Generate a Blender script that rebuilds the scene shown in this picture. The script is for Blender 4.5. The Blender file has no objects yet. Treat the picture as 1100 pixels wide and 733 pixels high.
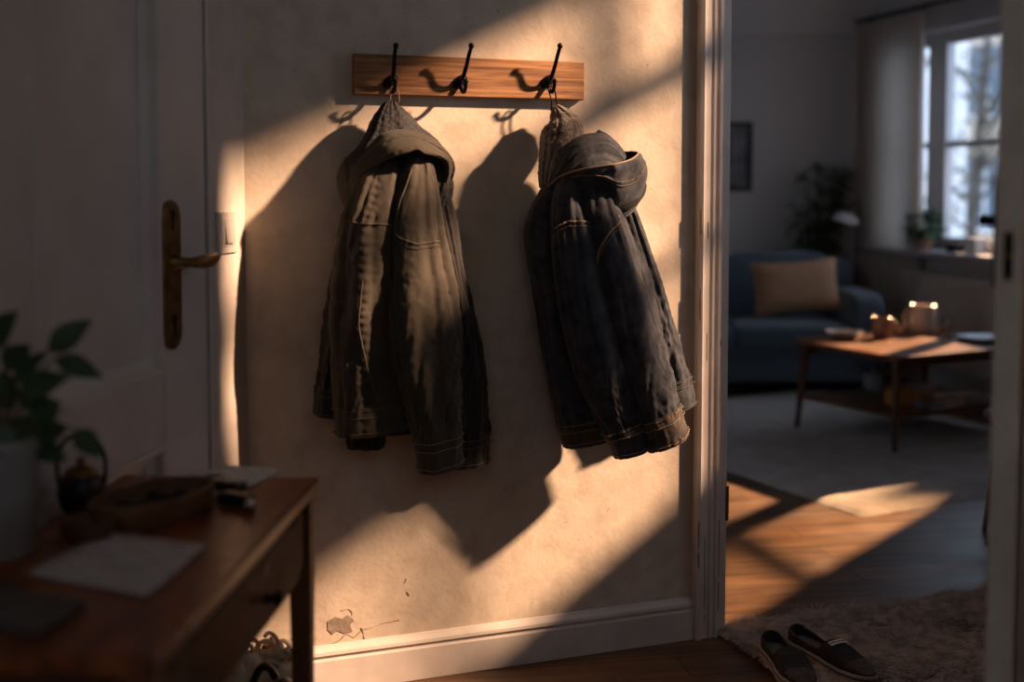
import bpy, bmesh, math, random
from mathutils import Vector, Matrix, noise
R = math.radians
V = Vector
random.seed(7)
scene = bpy.context.scene
COL = scene.collection

# ------------------------------------------------------------------ camera
F = 1300.0; CX = 550.0; PITCH = R(3.5); HOR = 200.0
CY = HOR + F*math.tan(PITCH); CAMZ = 1.36
cam_d = bpy.data.cameras.new('camera'); cam = bpy.data.objects.new('camera', cam_d); COL.objects.link(cam)
cam.location = (0, 0, CAMZ); cam.rotation_euler = (R(90)-PITCH, 0, 0)
cam_d.sensor_width = 36; cam_d.lens = 36*F/1100; cam_d.shift_y = -(366.5-CY)/1100
cam_d.clip_start = 0.02
cam_d.dof.use_dof = True; cam_d.dof.focus_distance = 3.35; cam_d.dof.aperture_fstop = 1.25
scene.camera = cam
FW = V((0, math.cos(PITCH), -math.sin(PITCH))); UP = V((0, math.sin(PITCH), math.cos(PITCH)))
EYE = V((0, 0, CAMZ))
def ray(px, py): return FW + V(((px-CX)/F, 0, 0)) + UP*((CY-py)/F)
def fl(px, py, z=0.0):
    d = ray(px, py); return EYE + d*((z-CAMZ)/d.z)
def on_plane(px, py, p, n):
    d = ray(px, py); return EYE + d*((p-EYE).dot(n)/d.dot(n))
def at_depth(px, py, y):
    d = ray(px, py); return EYE + d*(y/d.y)

# coat wall frame
_a = fl(476, 727); _b = fl(742, 688)
UW = (_b-_a); UW.z = 0; UW.normalize()
NW = V((UW.y, -UW.x, 0))          # towards the hall
BASE_T = 0.018
PW = _a - NW*BASE_T
def WP(px, py, off=0.0): return on_plane(px, py, PW+NW*off, NW)
# left wall frame
CORNER = WP(268, 600); CORNER.z = 0
AL = V((-(790-CX)/F, -1, 0)).normalized()   # towards the camera
NL = V((-AL.y, AL.x, 0))
if NL.x < 0: NL = -NL
def LW(px, py, off=0.0): return on_plane(px, py, CORNER+NL*off, NL)
def lpos(s, z, off=0.0): return CORNER + AL*s + NL*off + V((0, 0, z))
def wpos(u, z, off=0.0): return CORNER + UW*u + NW*off + V((0, 0, z))
def ucoord(p): return (p-CORNER).dot(UW)
def scoord(p): return (p-CORNER).dot(AL)

# ------------------------------------------------------------------ materials
def new_mat(name):
    m = bpy.data.materials.new(name); m.use_nodes = True
    nt = m.node_tree; return m, nt, nt.nodes['Principled BSDF']
def mat(name, col, rough=0.6, metal=0.0, var=0.0, vscale=8, bump=0.0, bscale=60, bdist=0.003, stretch=(1,1,1), col2=None, sheen=0.0, spec=0.5, detail=6):
    m, nt, b = new_mat(name)
    b.inputs['Base Color'].default_value = (*col, 1); b.inputs['Roughness'].default_value = rough
    b.inputs['Metallic'].default_value = metal; b.inputs['Specular IOR Level'].default_value = spec
    if sheen: b.inputs['Sheen Weight'].default_value = sheen; b.inputs['Sheen Roughness'].default_value = 0.6
    tc = nt.nodes.new('ShaderNodeTexCoord'); mp = nt.nodes.new('ShaderNodeMapping'); mp.inputs['Scale'].default_value = stretch
    nt.links.new(tc.outputs['Object'], mp.inputs['Vector'])
    if var > 0 or col2:
        n = nt.nodes.new('ShaderNodeTexNoise'); n.inputs['Scale'].default_value = vscale; n.inputs['Detail'].default_value = detail
        nt.links.new(mp.outputs[0], n.inputs['Vector'])
        r = nt.nodes.new('ShaderNodeValToRGB')
        c2 = col2 if col2 else tuple(c*(1-var) for c in col)
        c1 = col if col2 else tuple(min(1, c*(1+var)) for c in col)
        r.color_ramp.elements[0].position = 0.32; r.color_ramp.elements[1].position = 0.68
        r.color_ramp.elements[0].color = (*c2, 1); r.color_ramp.elements[1].color = (*c1, 1)
        nt.links.new(n.outputs['Fac'], r.inputs['Fac']); nt.links.new(r.outputs['Color'], b.inputs['Base Color'])
    if bump > 0:
        n2 = nt.nodes.new('ShaderNodeTexNoise'); n2.inputs['Scale'].default_value = bscale; n2.inputs['Detail'].default_value = 5
        nt.links.new(mp.outputs[0], n2.inputs['Vector'])
        bp = nt.nodes.new('ShaderNodeBump'); bp.inputs['Strength'].default_value = bump; bp.inputs['Distance'].default_value = bdist
        nt.links.new(n2.outputs['Fac'], bp.inputs['Height']); nt.links.new(bp.outputs['Normal'], b.inputs['Normal'])
    return m
def plaster(name, col, dirt=(0.30, 0.23, 0.17), amount=1.0, bump=0.45):
    m, nt, b = new_mat(name); N = nt.nodes.new; L = nt.links.new
    tc = N('ShaderNodeTexCoord')
    n1 = N('ShaderNodeTexNoise'); n1.inputs['Scale'].default_value = 2.2; n1.inputs['Detail'].default_value = 8; n1.inputs['Roughness'].default_value = 0.65
    L(tc.outputs['Object'], n1.inputs['Vector'])
    r1 = N('ShaderNodeValToRGB'); r1.color_ramp.elements[0].position = 0.3; r1.color_ramp.elements[1].position = 0.62
    r1.color_ramp.elements[0].color = (*[c*(1-0.22*amount) for c in col], 1); r1.color_ramp.elements[1].color = (*col, 1)
    L(n1.outputs['Fac'], r1.inputs['Fac'])
    n2 = N('ShaderNodeTexNoise'); n2.inputs['Scale'].default_value = 14; n2.inputs['Detail'].default_value = 6
    L(tc.outputs['Object'], n2.inputs['Vector'])
    r2 = N('ShaderNodeValToRGB'); r2.color_ramp.elements[0].position = 0.26; r2.color_ramp.elements[1].position = 0.55
    r2.color_ramp.elements[0].color = (0.55, 0.5, 0.46, 1); r2.color_ramp.elements[1].color = (1, 1, 1, 1)
    L(n2.outputs['Fac'], r2.inputs['Fac'])
    mx = N('ShaderNodeMix'); mx.data_type = 'RGBA'; mx.blend_type = 'MULTIPLY'; mx.inputs[0].default_value = 0.45*amount
    L(r1.outputs['Color'], mx.inputs[6]); L(r2.outputs['Color'], mx.inputs[7])
    # pits and scratches
    n3 = N('ShaderNodeTexNoise'); n3.inputs['Scale'].default_value = 34; n3.inputs['Detail'].default_value = 3
    L(tc.outputs['Object'], n3.inputs['Vector'])
    r3 = N('ShaderNodeValToRGB'); r3.color_ramp.elements[0].position = 0.24; r3.color_ramp.elements[1].position = 0.29
    r3.color_ramp.elements[0].color = (1, 1, 1, 1); r3.color_ramp.elements[1].color = (0, 0, 0, 1)
    L(n3.outputs['Fac'], r3.inputs['Fac'])
    mx2 = N('ShaderNodeMix'); mx2.data_type = 'RGBA'
    mm = N('ShaderNodeMath'); mm.operation = 'MULTIPLY'; mm.inputs[1].default_value = 0.6*amount
    L(r3.outputs['Color'], mm.inputs[0]); L(mm.outputs[0], mx2.inputs[0]); L(mx.outputs[2], mx2.inputs[6]); mx2.inputs[7].default_value = (*dirt, 1)
    L(mx2.outputs[2], b.inputs['Base Color']); b.inputs['Roughness'].default_value = 0.85; b.inputs['Specular IOR Level'].default_value = 0.25
    n4 = N('ShaderNodeTexNoise'); n4.inputs['Scale'].default_value = 75; n4.inputs['Detail'].default_value = 5
    n5 = N('ShaderNodeTexNoise'); n5.inputs['Scale'].default_value = 9; n5.inputs['Detail'].default_value = 3
    L(tc.outputs['Object'], n4.inputs['Vector']); L(tc.outputs['Object'], n5.inputs['Vector'])
    ad = N('ShaderNodeMath'); ad.operation = 'MULTIPLY_ADD'; ad.inputs[1].default_value = 1.6
    L(n5.outputs['Fac'], ad.inputs[0]); L(n4.outputs['Fac'], ad.inputs[2])
    bp = N('ShaderNodeBump'); bp.inputs['Strength'].default_value = bump; bp.inputs['Distance'].default_value = 0.0022
    L(ad.outputs[0], bp.inputs['Height']); L(bp.outputs['Normal'], b.inputs['Normal'])
    return m
def wood(name, c1, c2, scale=1.0, axis='X', rough=0.45, planks=None, rotz=0.0, bump=0.25, grain=(1.5, 16, 16), coat=0.0):
    m, nt, b = new_mat(name); N = nt.nodes.new; L = nt.links.new
    tc = N('ShaderNodeTexCoord'); mp = N('ShaderNodeMapping'); mp.inputs['Rotation'].default_value = (0, 0, rotz)
    L(tc.outputs['Object'], mp.inputs['Vector'])
    mp2 = N('ShaderNodeMapping'); g = {'X': grain, 'Y': (grain[1], grain[0], grain[2]), 'Z': (grain[1], grain[2], grain[0])}[axis]
    mp2.inputs['Scale'].default_value = tuple(x*scale for x in g); L(mp.outputs[0], mp2.inputs['Vector'])
    n = N('ShaderNodeTexNoise'); n.inputs['Scale'].default_value = 1.6; n.inputs['Detail'].default_value = 8; n.inputs['Roughness'].default_value = 0.62; n.inputs['Distortion'].default_value = 0.6
    L(mp2.outputs[0], n.inputs['Vector'])
    r = N('ShaderNodeValToRGB'); r.color_ramp.elements[0].position = 0.34; r.color_ramp.elements[1].position = 0.66
    r.color_ramp.elements[0].color = (*c2, 1); r.color_ramp.elements[1].color = (*c1, 1)
    L(n.outputs['Fac'], r.inputs['Fac']); out = r.outputs['Color']; hgt = n.outputs['Fac']
    if planks:
        br = N('ShaderNodeTexBrick'); br.offset = 0.37; br.inputs['Scale'].default_value = 1.0
        br.inputs['Brick Width'].default_value = planks[0]; br.inputs['Row Height'].default_value = planks[1]
        br.inputs['Mortar Size'].default_value = 0.003; br.inputs['Mortar Smooth'].default_value = 0.2
        br.inputs['Color1'].default_value = (1, 1, 1, 1); br.inputs['Color2'].default_value = (0.62, 0.6, 0.58, 1); br.inputs['Mortar'].default_value = (0.12, 0.1, 0.09, 1)
        L(mp.outputs[0], br.inputs['Vector'])
        mx = N('ShaderNodeMix'); mx.data_type = 'RGBA'; mx.blend_type = 'MULTIPLY'; mx.inputs[0].default_value = 1
        L(out, mx.inputs[6]); L(br.outputs['Color'], mx.inputs[7]); out = mx.outputs[2]
        ad = N('ShaderNodeMath'); ad.operation = 'MULTIPLY_ADD'; ad.inputs[1].default_value = -2.0
        L(br.outputs['Fac'], ad.inputs[0]); L(hgt, ad.inputs[2]); hgt = ad.outputs[0]
    n6 = N('ShaderNodeTexNoise'); n6.inputs['Scale'].default_value = 5; n6.inputs['Detail'].default_value = 5; L(tc.outputs['Object'], n6.inputs['Vector'])
    mr = N('ShaderNodeMapRange'); mr.inputs['To Min'].default_value = rough-0.12; mr.inputs['To Max'].default_value = rough+0.18
    L(n6.outputs['Fac'], mr.inputs['Value']); L(mr.outputs[0], b.inputs['Roughness'])
    L(out, b.inputs['Base Color']); b.inputs['Specular IOR Level'].default_value = 0.3
    if coat: b.inputs['Coat Weight'].default_value = coat; b.inputs['Coat Roughness'].default_value = 0.2
    bp = N('ShaderNodeBump'); bp.inputs['Strength'].default_value = bump; bp.inputs['Distance'].default_value = 0.003
    L(hgt, bp.inputs['Height']); L(bp.outputs['Normal'], b.inputs['Normal'])
    return m
def fabric(name, col, worn, weave=900, wear=0.5, bump=0.35, mottle=9):
    m, nt, b = new_mat(name); N = nt.nodes.new; L = nt.links.new
    tc = N('ShaderNodeTexCoord')
    n1 = N('ShaderNodeTexNoise'); n1.inputs['Scale'].default_value = mottle; n1.inputs['Detail'].default_value = 9; n1.inputs['Roughness'].default_value = 0.68
    L(tc.outputs['Object'], n1.inputs['Vector'])
    r1 = N('ShaderNodeValToRGB'); r1.color_ramp.elements[0].position = 0.38; r1.color_ramp.elements[1].position = 0.72
    r1.color_ramp.elements[0].color = (*col, 1); r1.color_ramp.elements[1].color = (*worn, 1)
    L(n1.outputs['Fac'], r1.inputs['Fac'])
    ge = N('ShaderNodeNewGeometry')
    r2 = N('ShaderNodeValToRGB'); r2.color_ramp.elements[0].position = 0.50; r2.color_ramp.elements[1].position = 0.60
    r2.color_ramp.elements[0].color = (0, 0, 0, 1); r2.color_ramp.elements[1].color = (wear, wear, wear, 1)
    L(ge.outputs['Pointiness'], r2.inputs['Fac'])
    mx = N('ShaderNodeMix'); mx.data_type = 'RGBA'; L(r2.outputs['Color'], mx.inputs[0]); L(r1.outputs['Color'], mx.inputs[6])
    mx.inputs[7].default_value = (*[min(1, c*1.6) for c in worn], 1)
    L(mx.outputs[2], b.inputs['Base Color']); b.inputs['Roughness'].default_value = 0.82; b.inputs['Specular IOR Level'].default_value = 0.25
    b.inputs['Sheen Weight'].default_value = 0.12
    n2 = N('ShaderNodeTexNoise'); n2.inputs['Scale'].default_value = 55; n2.inputs['Detail'].default_value = 8; n2.inputs['Roughness'].default_value = 0.7
    L(tc.outputs['Object'], n2.inputs['Vector'])
    n3 = N('ShaderNodeTexNoise'); n3.inputs['Scale'].default_value = weave; n3.inputs['Detail'].default_value = 2
    L(tc.outputs['Object'], n3.inputs['Vector'])
    ad = N('ShaderNodeMath'); ad.operation = 'MULTIPLY_ADD'; ad.inputs[1].default_value = 0.25; L(n3.outputs['Fac'], ad.inputs[0]); L(n2.outputs['Fac'], ad.inputs[2])
    bp = N('ShaderNodeBump'); bp.inputs['Strength'].default_value = bump; bp.inputs['Distance'].default_value = 0.004
    L(ad.outputs[0], bp.inputs['Height']); L(bp.outputs['Normal'], b.inputs['Normal'])
    return m
def glass_mat(name, tint=(0.95, 0.97, 1.0), rough=0.0):
    m, nt, b = new_mat(name); N = nt.nodes.new
    nt.nodes.remove(b); out = nt.nodes['Material Output']
    tr = N('ShaderNodeBsdfTransparent'); tr.inputs[0].default_value = (*tint, 1)
    gl = N('ShaderNodeBsdfGlossy'); gl.inputs['Roughness'].default_value = 0.02
    mx = N('ShaderNodeMixShader'); mx.inputs[0].default_value = 0.06
    nt.links.new(tr.outputs[0], mx.inputs[1]); nt.links.new(gl.outputs[0], mx.inputs[2])
    nt.links.new(mx.outputs[0], out.inputs[0]); return m
def sheer_mat(name, col, trans=0.5):
    m, nt, b = new_mat(name); N = nt.nodes.new
    nt.nodes.remove(b); out = nt.nodes['Material Output']
    df = N('ShaderNodeBsdfDiffuse'); df.inputs[0].default_value = (*col, 1)
    tl = N('ShaderNodeBsdfTranslucent'); tl.inputs[0].default_value = (*col, 1)
    mx = N('ShaderNodeMixShader'); mx.inputs[0].default_value = trans
    nt.links.new(df.outputs[0], mx.inputs[1]); nt.links.new(tl.outputs[0], mx.inputs[2]); nt.links.new(mx.outputs[0], out.inputs[0]); return m
def printed(name, paper, ink, freq, rot=0.0, lo=0.55, inkamt=0.5):
    # pale paper with rows of illegible print
    m, nt, b = new_mat(name); N = nt.nodes.new; L = nt.links.new
    tc = N('ShaderNodeTexCoord'); mp = N('ShaderNodeMapping'); mp.inputs['Rotation'].default_value = (0, 0, rot); L(tc.outputs['Object'], mp.inputs['Vector'])
    w = N('ShaderNodeTexWave'); w.bands_direction = 'Y'; w.inputs['Scale'].default_value = freq; L(mp.outputs[0], w.inputs['Vector'])
    n = N('ShaderNodeTexNoise'); n.inputs['Scale'].default_value = 26; n.inputs['Detail'].default_value = 3; L(mp.outputs[0], n.inputs['Vector'])
    a = N('ShaderNodeMath'); a.operation = 'MULTIPLY'; L(w.outputs['Fac'], a.inputs[0]); L(n.outputs['Fac'], a.inputs[1])
    r = N('ShaderNodeValToRGB'); r.color_ramp.elements[0].position = 0.38; r.color_ramp.elements[1].position = lo
    r.color_ramp.elements[0].color = (*paper, 1); r.color_ramp.elements[1].color = (*[p*(1-inkamt)+i*inkamt for p, i in zip(paper, ink)], 1)
    L(a.outputs[0], r.inputs['Fac']); L(r.outputs['Color'], b.inputs['Base Color']); b.inputs['Roughness'].default_value = 0.75
    return m

M = {}
M['plaster'] = plaster('aged_plaster', (0.66, 0.55, 0.43))
M['plaster_left'] = plaster('left_wall_paint', (0.60, 0.52, 0.44), amount=0.5, bump=0.25)
M['living_wall'] = plaster('living_room_paint', (0.52, 0.51, 0.50), amount=0.15, bump=0.1)
M['ceil'] = plaster('ceiling_paint', (0.55, 0.54, 0.53), amount=0.1, bump=0.05)
M['trim'] = mat('painted_trim', (0.60, 0.53, 0.47), 0.5, var=0.1, vscale=10, bump=0.12, bscale=30)
M['door'] = mat('door_paint', (0.62, 0.57, 0.52), 0.48, var=0.07, vscale=5, bump=0.1, bscale=20)
M['door_edge'] = mat('door_edge_paint', (0.72, 0.60, 0.48), 0.55, var=0.1, vscale=9, bump=0.1, bscale=40)
M['chip'] = mat('chipped_wood', (0.20, 0.13, 0.08), 0.8, var=0.3, vscale=60)
M['floor'] = wood('floor_boards', (0.24, 0.13, 0.062), (0.075, 0.038, 0.02), 1.0, 'X', 0.36, planks=(2.3, 0.135), rotz=R(-10), bump=0.2)
M['rail'] = wood('rail_oak', (0.42, 0.20, 0.08), (0.13, 0.055, 0.022), 2.2, 'X', 0.6, rotz=-math.atan2(UW.y, UW.x), grain=(1.0, 22, 22), bump=0.5)
M['table'] = wood('console_wood', (0.36, 0.092, 0.024), (0.09, 0.023, 0.009), 1.4, 'Y', 0.28, grain=(1.3, 9, 9), bump=0.3)
M['table_leg'] = wood('console_leg_wood', (0.20, 0.07, 0.025), (0.12, 0.045, 0.018), 1.4, 'Z', 0.45, grain=(1.3, 14, 14))
M['drawer'] = wood('console_drawer_wood', (0.15, 0.05, 0.019), (0.04, 0.014, 0.008), 2.0, 'Y', 0.6, grain=(2.5, 5, 5))
M['iron'] = mat('black_iron', (0.012, 0.011, 0.011), 0.38, 0.8, bump=0.15, bscale=120)
M['brass'] = mat('old_brass', (0.33, 0.18, 0.065), 0.42, 0.9, col2=(0.14, 0.075, 0.03), vscale=25, bump=0.1, bscale=80)
M['steel'] = mat('worn_steel', (0.45, 0.42, 0.40), 0.25, 1.0)
M['olive'] = fabric('olive_cotton', (0.050, 0.041, 0.029), (0.080, 0.065, 0.046), 700, 0.25)
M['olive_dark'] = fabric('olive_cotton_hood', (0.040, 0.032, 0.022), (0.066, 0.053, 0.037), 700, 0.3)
M['black_cotton'] = fabric('black_cotton', (0.018, 0.015, 0.013), (0.032, 0.027, 0.023), 700, 0.2)
M['denim'] = fabric('black_denim', (0.019, 0.022, 0.029), (0.074, 0.076, 0.086), 900, 0.5, mottle=22, bump=.6)
M['denim_edge'] = fabric('worn_denim_edge', (0.03, 0.026, 0.023), (0.11, 0.088, 0.066), 900, 0.6, mottle=20)
M['thread'] = mat('tan_thread', (0.30, 0.20, 0.115), 0.8)
M['thread_dark'] = mat('dark_thread', (0.10, 0.078, 0.052), 0.8)
M['knit'] = mat('dark_quilted_lining', (0.048, 0.043, 0.042), 0.85, col2=(0.006, 0.0055, 0.006), vscale=210, detail=2, bump=0.9, bscale=110, bdist=0.006)
M['sherpa'] = mat('brown_pile_lining', (0.27, 0.20, 0.14), 0.95, col2=(0.07, 0.05, 0.035), vscale=55, bump=1.0, bscale=190, bdist=0.008, sheen=0.4)
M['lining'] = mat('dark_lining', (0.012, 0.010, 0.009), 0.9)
M['leather'] = mat('brown_leather', (0.16, 0.075, 0.03), 0.5, var=0.3, vscale=20, bump=0.2, bscale=90)
M['black_leather'] = mat('black_leather', (0.010, 0.009, 0.009), 0.35, bump=0.2, bscale=90)
M['cream_wool'] = mat('cream_wool', (0.72, 0.58, 0.40), 0.95, var=0.2, vscale=30, bump=0.6, bscale=160, sheen=0.3)
M['switch'] = mat('switch_plastic', (0.62, 0.55, 0.48), 0.4)
M['leaf'] = mat('dark_leaf', (0.035, 0.065, 0.028), 0.45, var=0.35, vscale=12)
M['leaf2'] = mat('green_leaf', (0.05, 0.10, 0.05), 0.5, var=0.4, vscale=9)
M['stem'] = mat('plant_stem', (0.09, 0.075, 0.035), 0.7)
M['soil'] = mat('soil', (0.03, 0.022, 0.016), 0.95, bump=0.8, bscale=90)
M['pot_white'] = mat('grey_glazed_pot', (0.30, 0.29, 0.28), 0.45, var=0.08, vscale=8)
M['terracotta'] = mat('terracotta', (0.28, 0.15, 0.085), 0.8, var=0.15)
M['bowl'] = wood('tray_wood', (0.22, 0.10, 0.042), (0.10, 0.042, 0.018), 2.0, 'X', 0.5, grain=(2, 10, 24))
M['bowl2'] = wood('dark_bowl_wood', (0.17, 0.085, 0.04), (0.09, 0.04, 0.02), 2.0, 'X', 0.5, grain=(2, 10, 24))
M['paper'] = printed('letter_paper', (0.58, 0.53, 0.50), (0.12, 0.10, 0.12), 9, R(20))
M['paper2'] = printed('leaflet_paper', (0.72, 0.65, 0.57), (0.20, 0.16, 0.14), 12, R(60), 0.62, 0.35)
M['notebook'] = mat('grey_cover', (0.10, 0.085, 0.075), 0.7, var=0.15)
M['shoe'] = mat('black_canvas', (0.009, 0.0085, 0.0085), 0.85, col2=(0.024, 0.021, 0.020), vscale=45, bump=0.4, bscale=300)
M['shoe_toe'] = mat('dusty_suede', (0.045, 0.038, 0.033), 0.9, col2=(0.10, 0.085, 0.072), vscale=60, bump=0.4, bscale=300)
M['sole'] = mat('off_white_rubber', (0.38, 0.33, 0.29), 0.7, var=0.25, vscale=30)
M['sole_dark'] = mat('dark_rubber', (0.028, 0.024, 0.021), 0.7)
M['white_tape'] = mat('white_tape', (0.75, 0.70, 0.66), 0.7, var=0.15, vscale=90)
M['insole'] = mat('grey_insole', (0.10, 0.085, 0.075), 0.9, bump=0.5, bscale=200)
M['shag'] = mat('shaggy_wool', (0.44, 0.34, 0.265), 0.95, var=0.55, vscale=30, sheen=0.3)
M['shag_base'] = mat('rug_backing', (0.16, 0.12, 0.09), 0.95)
M['rug'] = mat('grey_rug_pile', (0.40, 0.35, 0.31), 0.95, var=0.22, vscale=7, bump=0.8, bscale=80, bdist=0.01, sheen=0.3)
M['sofa'] = mat('slate_blue_fabric', (0.055, 0.080, 0.110), 0.85, var=0.12, vscale=12, bump=0.3, bscale=250, sheen=0.2)
M['tan_cushion'] = mat('tan_cushion_linen', (0.40, 0.225, 0.125), 0.85, var=0.12, vscale=30, bump=0.3, bscale=220)
M['walnut'] = wood('walnut', (0.20, 0.085, 0.04), (0.085, 0.035, 0.018), 1.5, 'X', 0.3, rotz=R(-30), grain=(1.3, 10, 10))
M['walnut_leg'] = wood('walnut_leg', (0.13, 0.055, 0.028), (0.07, 0.03, 0.015), 1.5, 'Z', 0.4, grain=(1.3, 14, 14))
M['ceramic'] = mat('cream_ceramic', (0.62, 0.54, 0.47), 0.3)
M['ceramic_brown'] = mat('brown_ceramic', (0.22, 0.14, 0.09), 0.35, var=0.1)
M['ceramic_blue'] = mat('pale_blue_ceramic', (0.55, 0.58, 0.62), 0.3)
M['glass'] = glass_mat('window_glass')
M['tumbler'] = glass_mat('tumbler_glass', (0.85, 0.83, 0.8))
M['window'] = mat('white_window_paint', (0.50, 0.50, 0.52), 0.45, var=0.04)
M['curtain'] = sheer_mat('sheer_linen', (0.60, 0.54, 0.48), 0.45)
M['radiator'] = mat('cream_radiator_enamel', (0.66, 0.58, 0.52), 0.45)
M['ochre'] = mat('ochre_cloth', (0.55, 0.24, 0.04), 0.7)
M['book_paper'] = mat('magazine_pages', (0.60, 0.52, 0.45), 0.7, var=0.15, vscale=20)
M['book_blue'] = mat('dusky_blue_cover', (0.14, 0.16, 0.20), 0.6)
M['book_rust'] = mat('rust_cover', (0.36, 0.13, 0.05), 0.6)
M['dark_metal'] = mat('dark_metal', (0.03, 0.03, 0.032), 0.4, 0.7)
M['shade'] = mat('white_lamp_enamel', (0.72, 0.74, 0.80), 0.4)
M['pic_frame'] = mat('dark_frame', (0.03, 0.028, 0.027), 0.5)
M['pic_print'] = mat('grey_print', (0.24, 0.24, 0.25), 0.7, col2=(0.08, 0.08, 0.09), vscale=7)
M['facade'] = mat('cream_render', (0.72, 0.60, 0.48), 0.85, var=0.06, vscale=1.5)
M['facade_white'] = mat('white_render', (0.80, 0.80, 0.80), 0.85, var=0.04, vscale=1.5)
M['facade_window'] = mat('dark_pane', (0.10, 0.14, 0.19), 0.15)
M['bark'] = mat('bark', (0.10, 0.085, 0.07), 0.9, var=0.2)
M['autumn_leaf'] = mat('autumn_leaf', (0.20, 0.17, 0.12), 0.7, var=0.4, vscale=1.5)
M['asphalt'] = mat('paved_yard', (0.25, 0.25, 0.26), 0.9, var=0.1)

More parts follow.
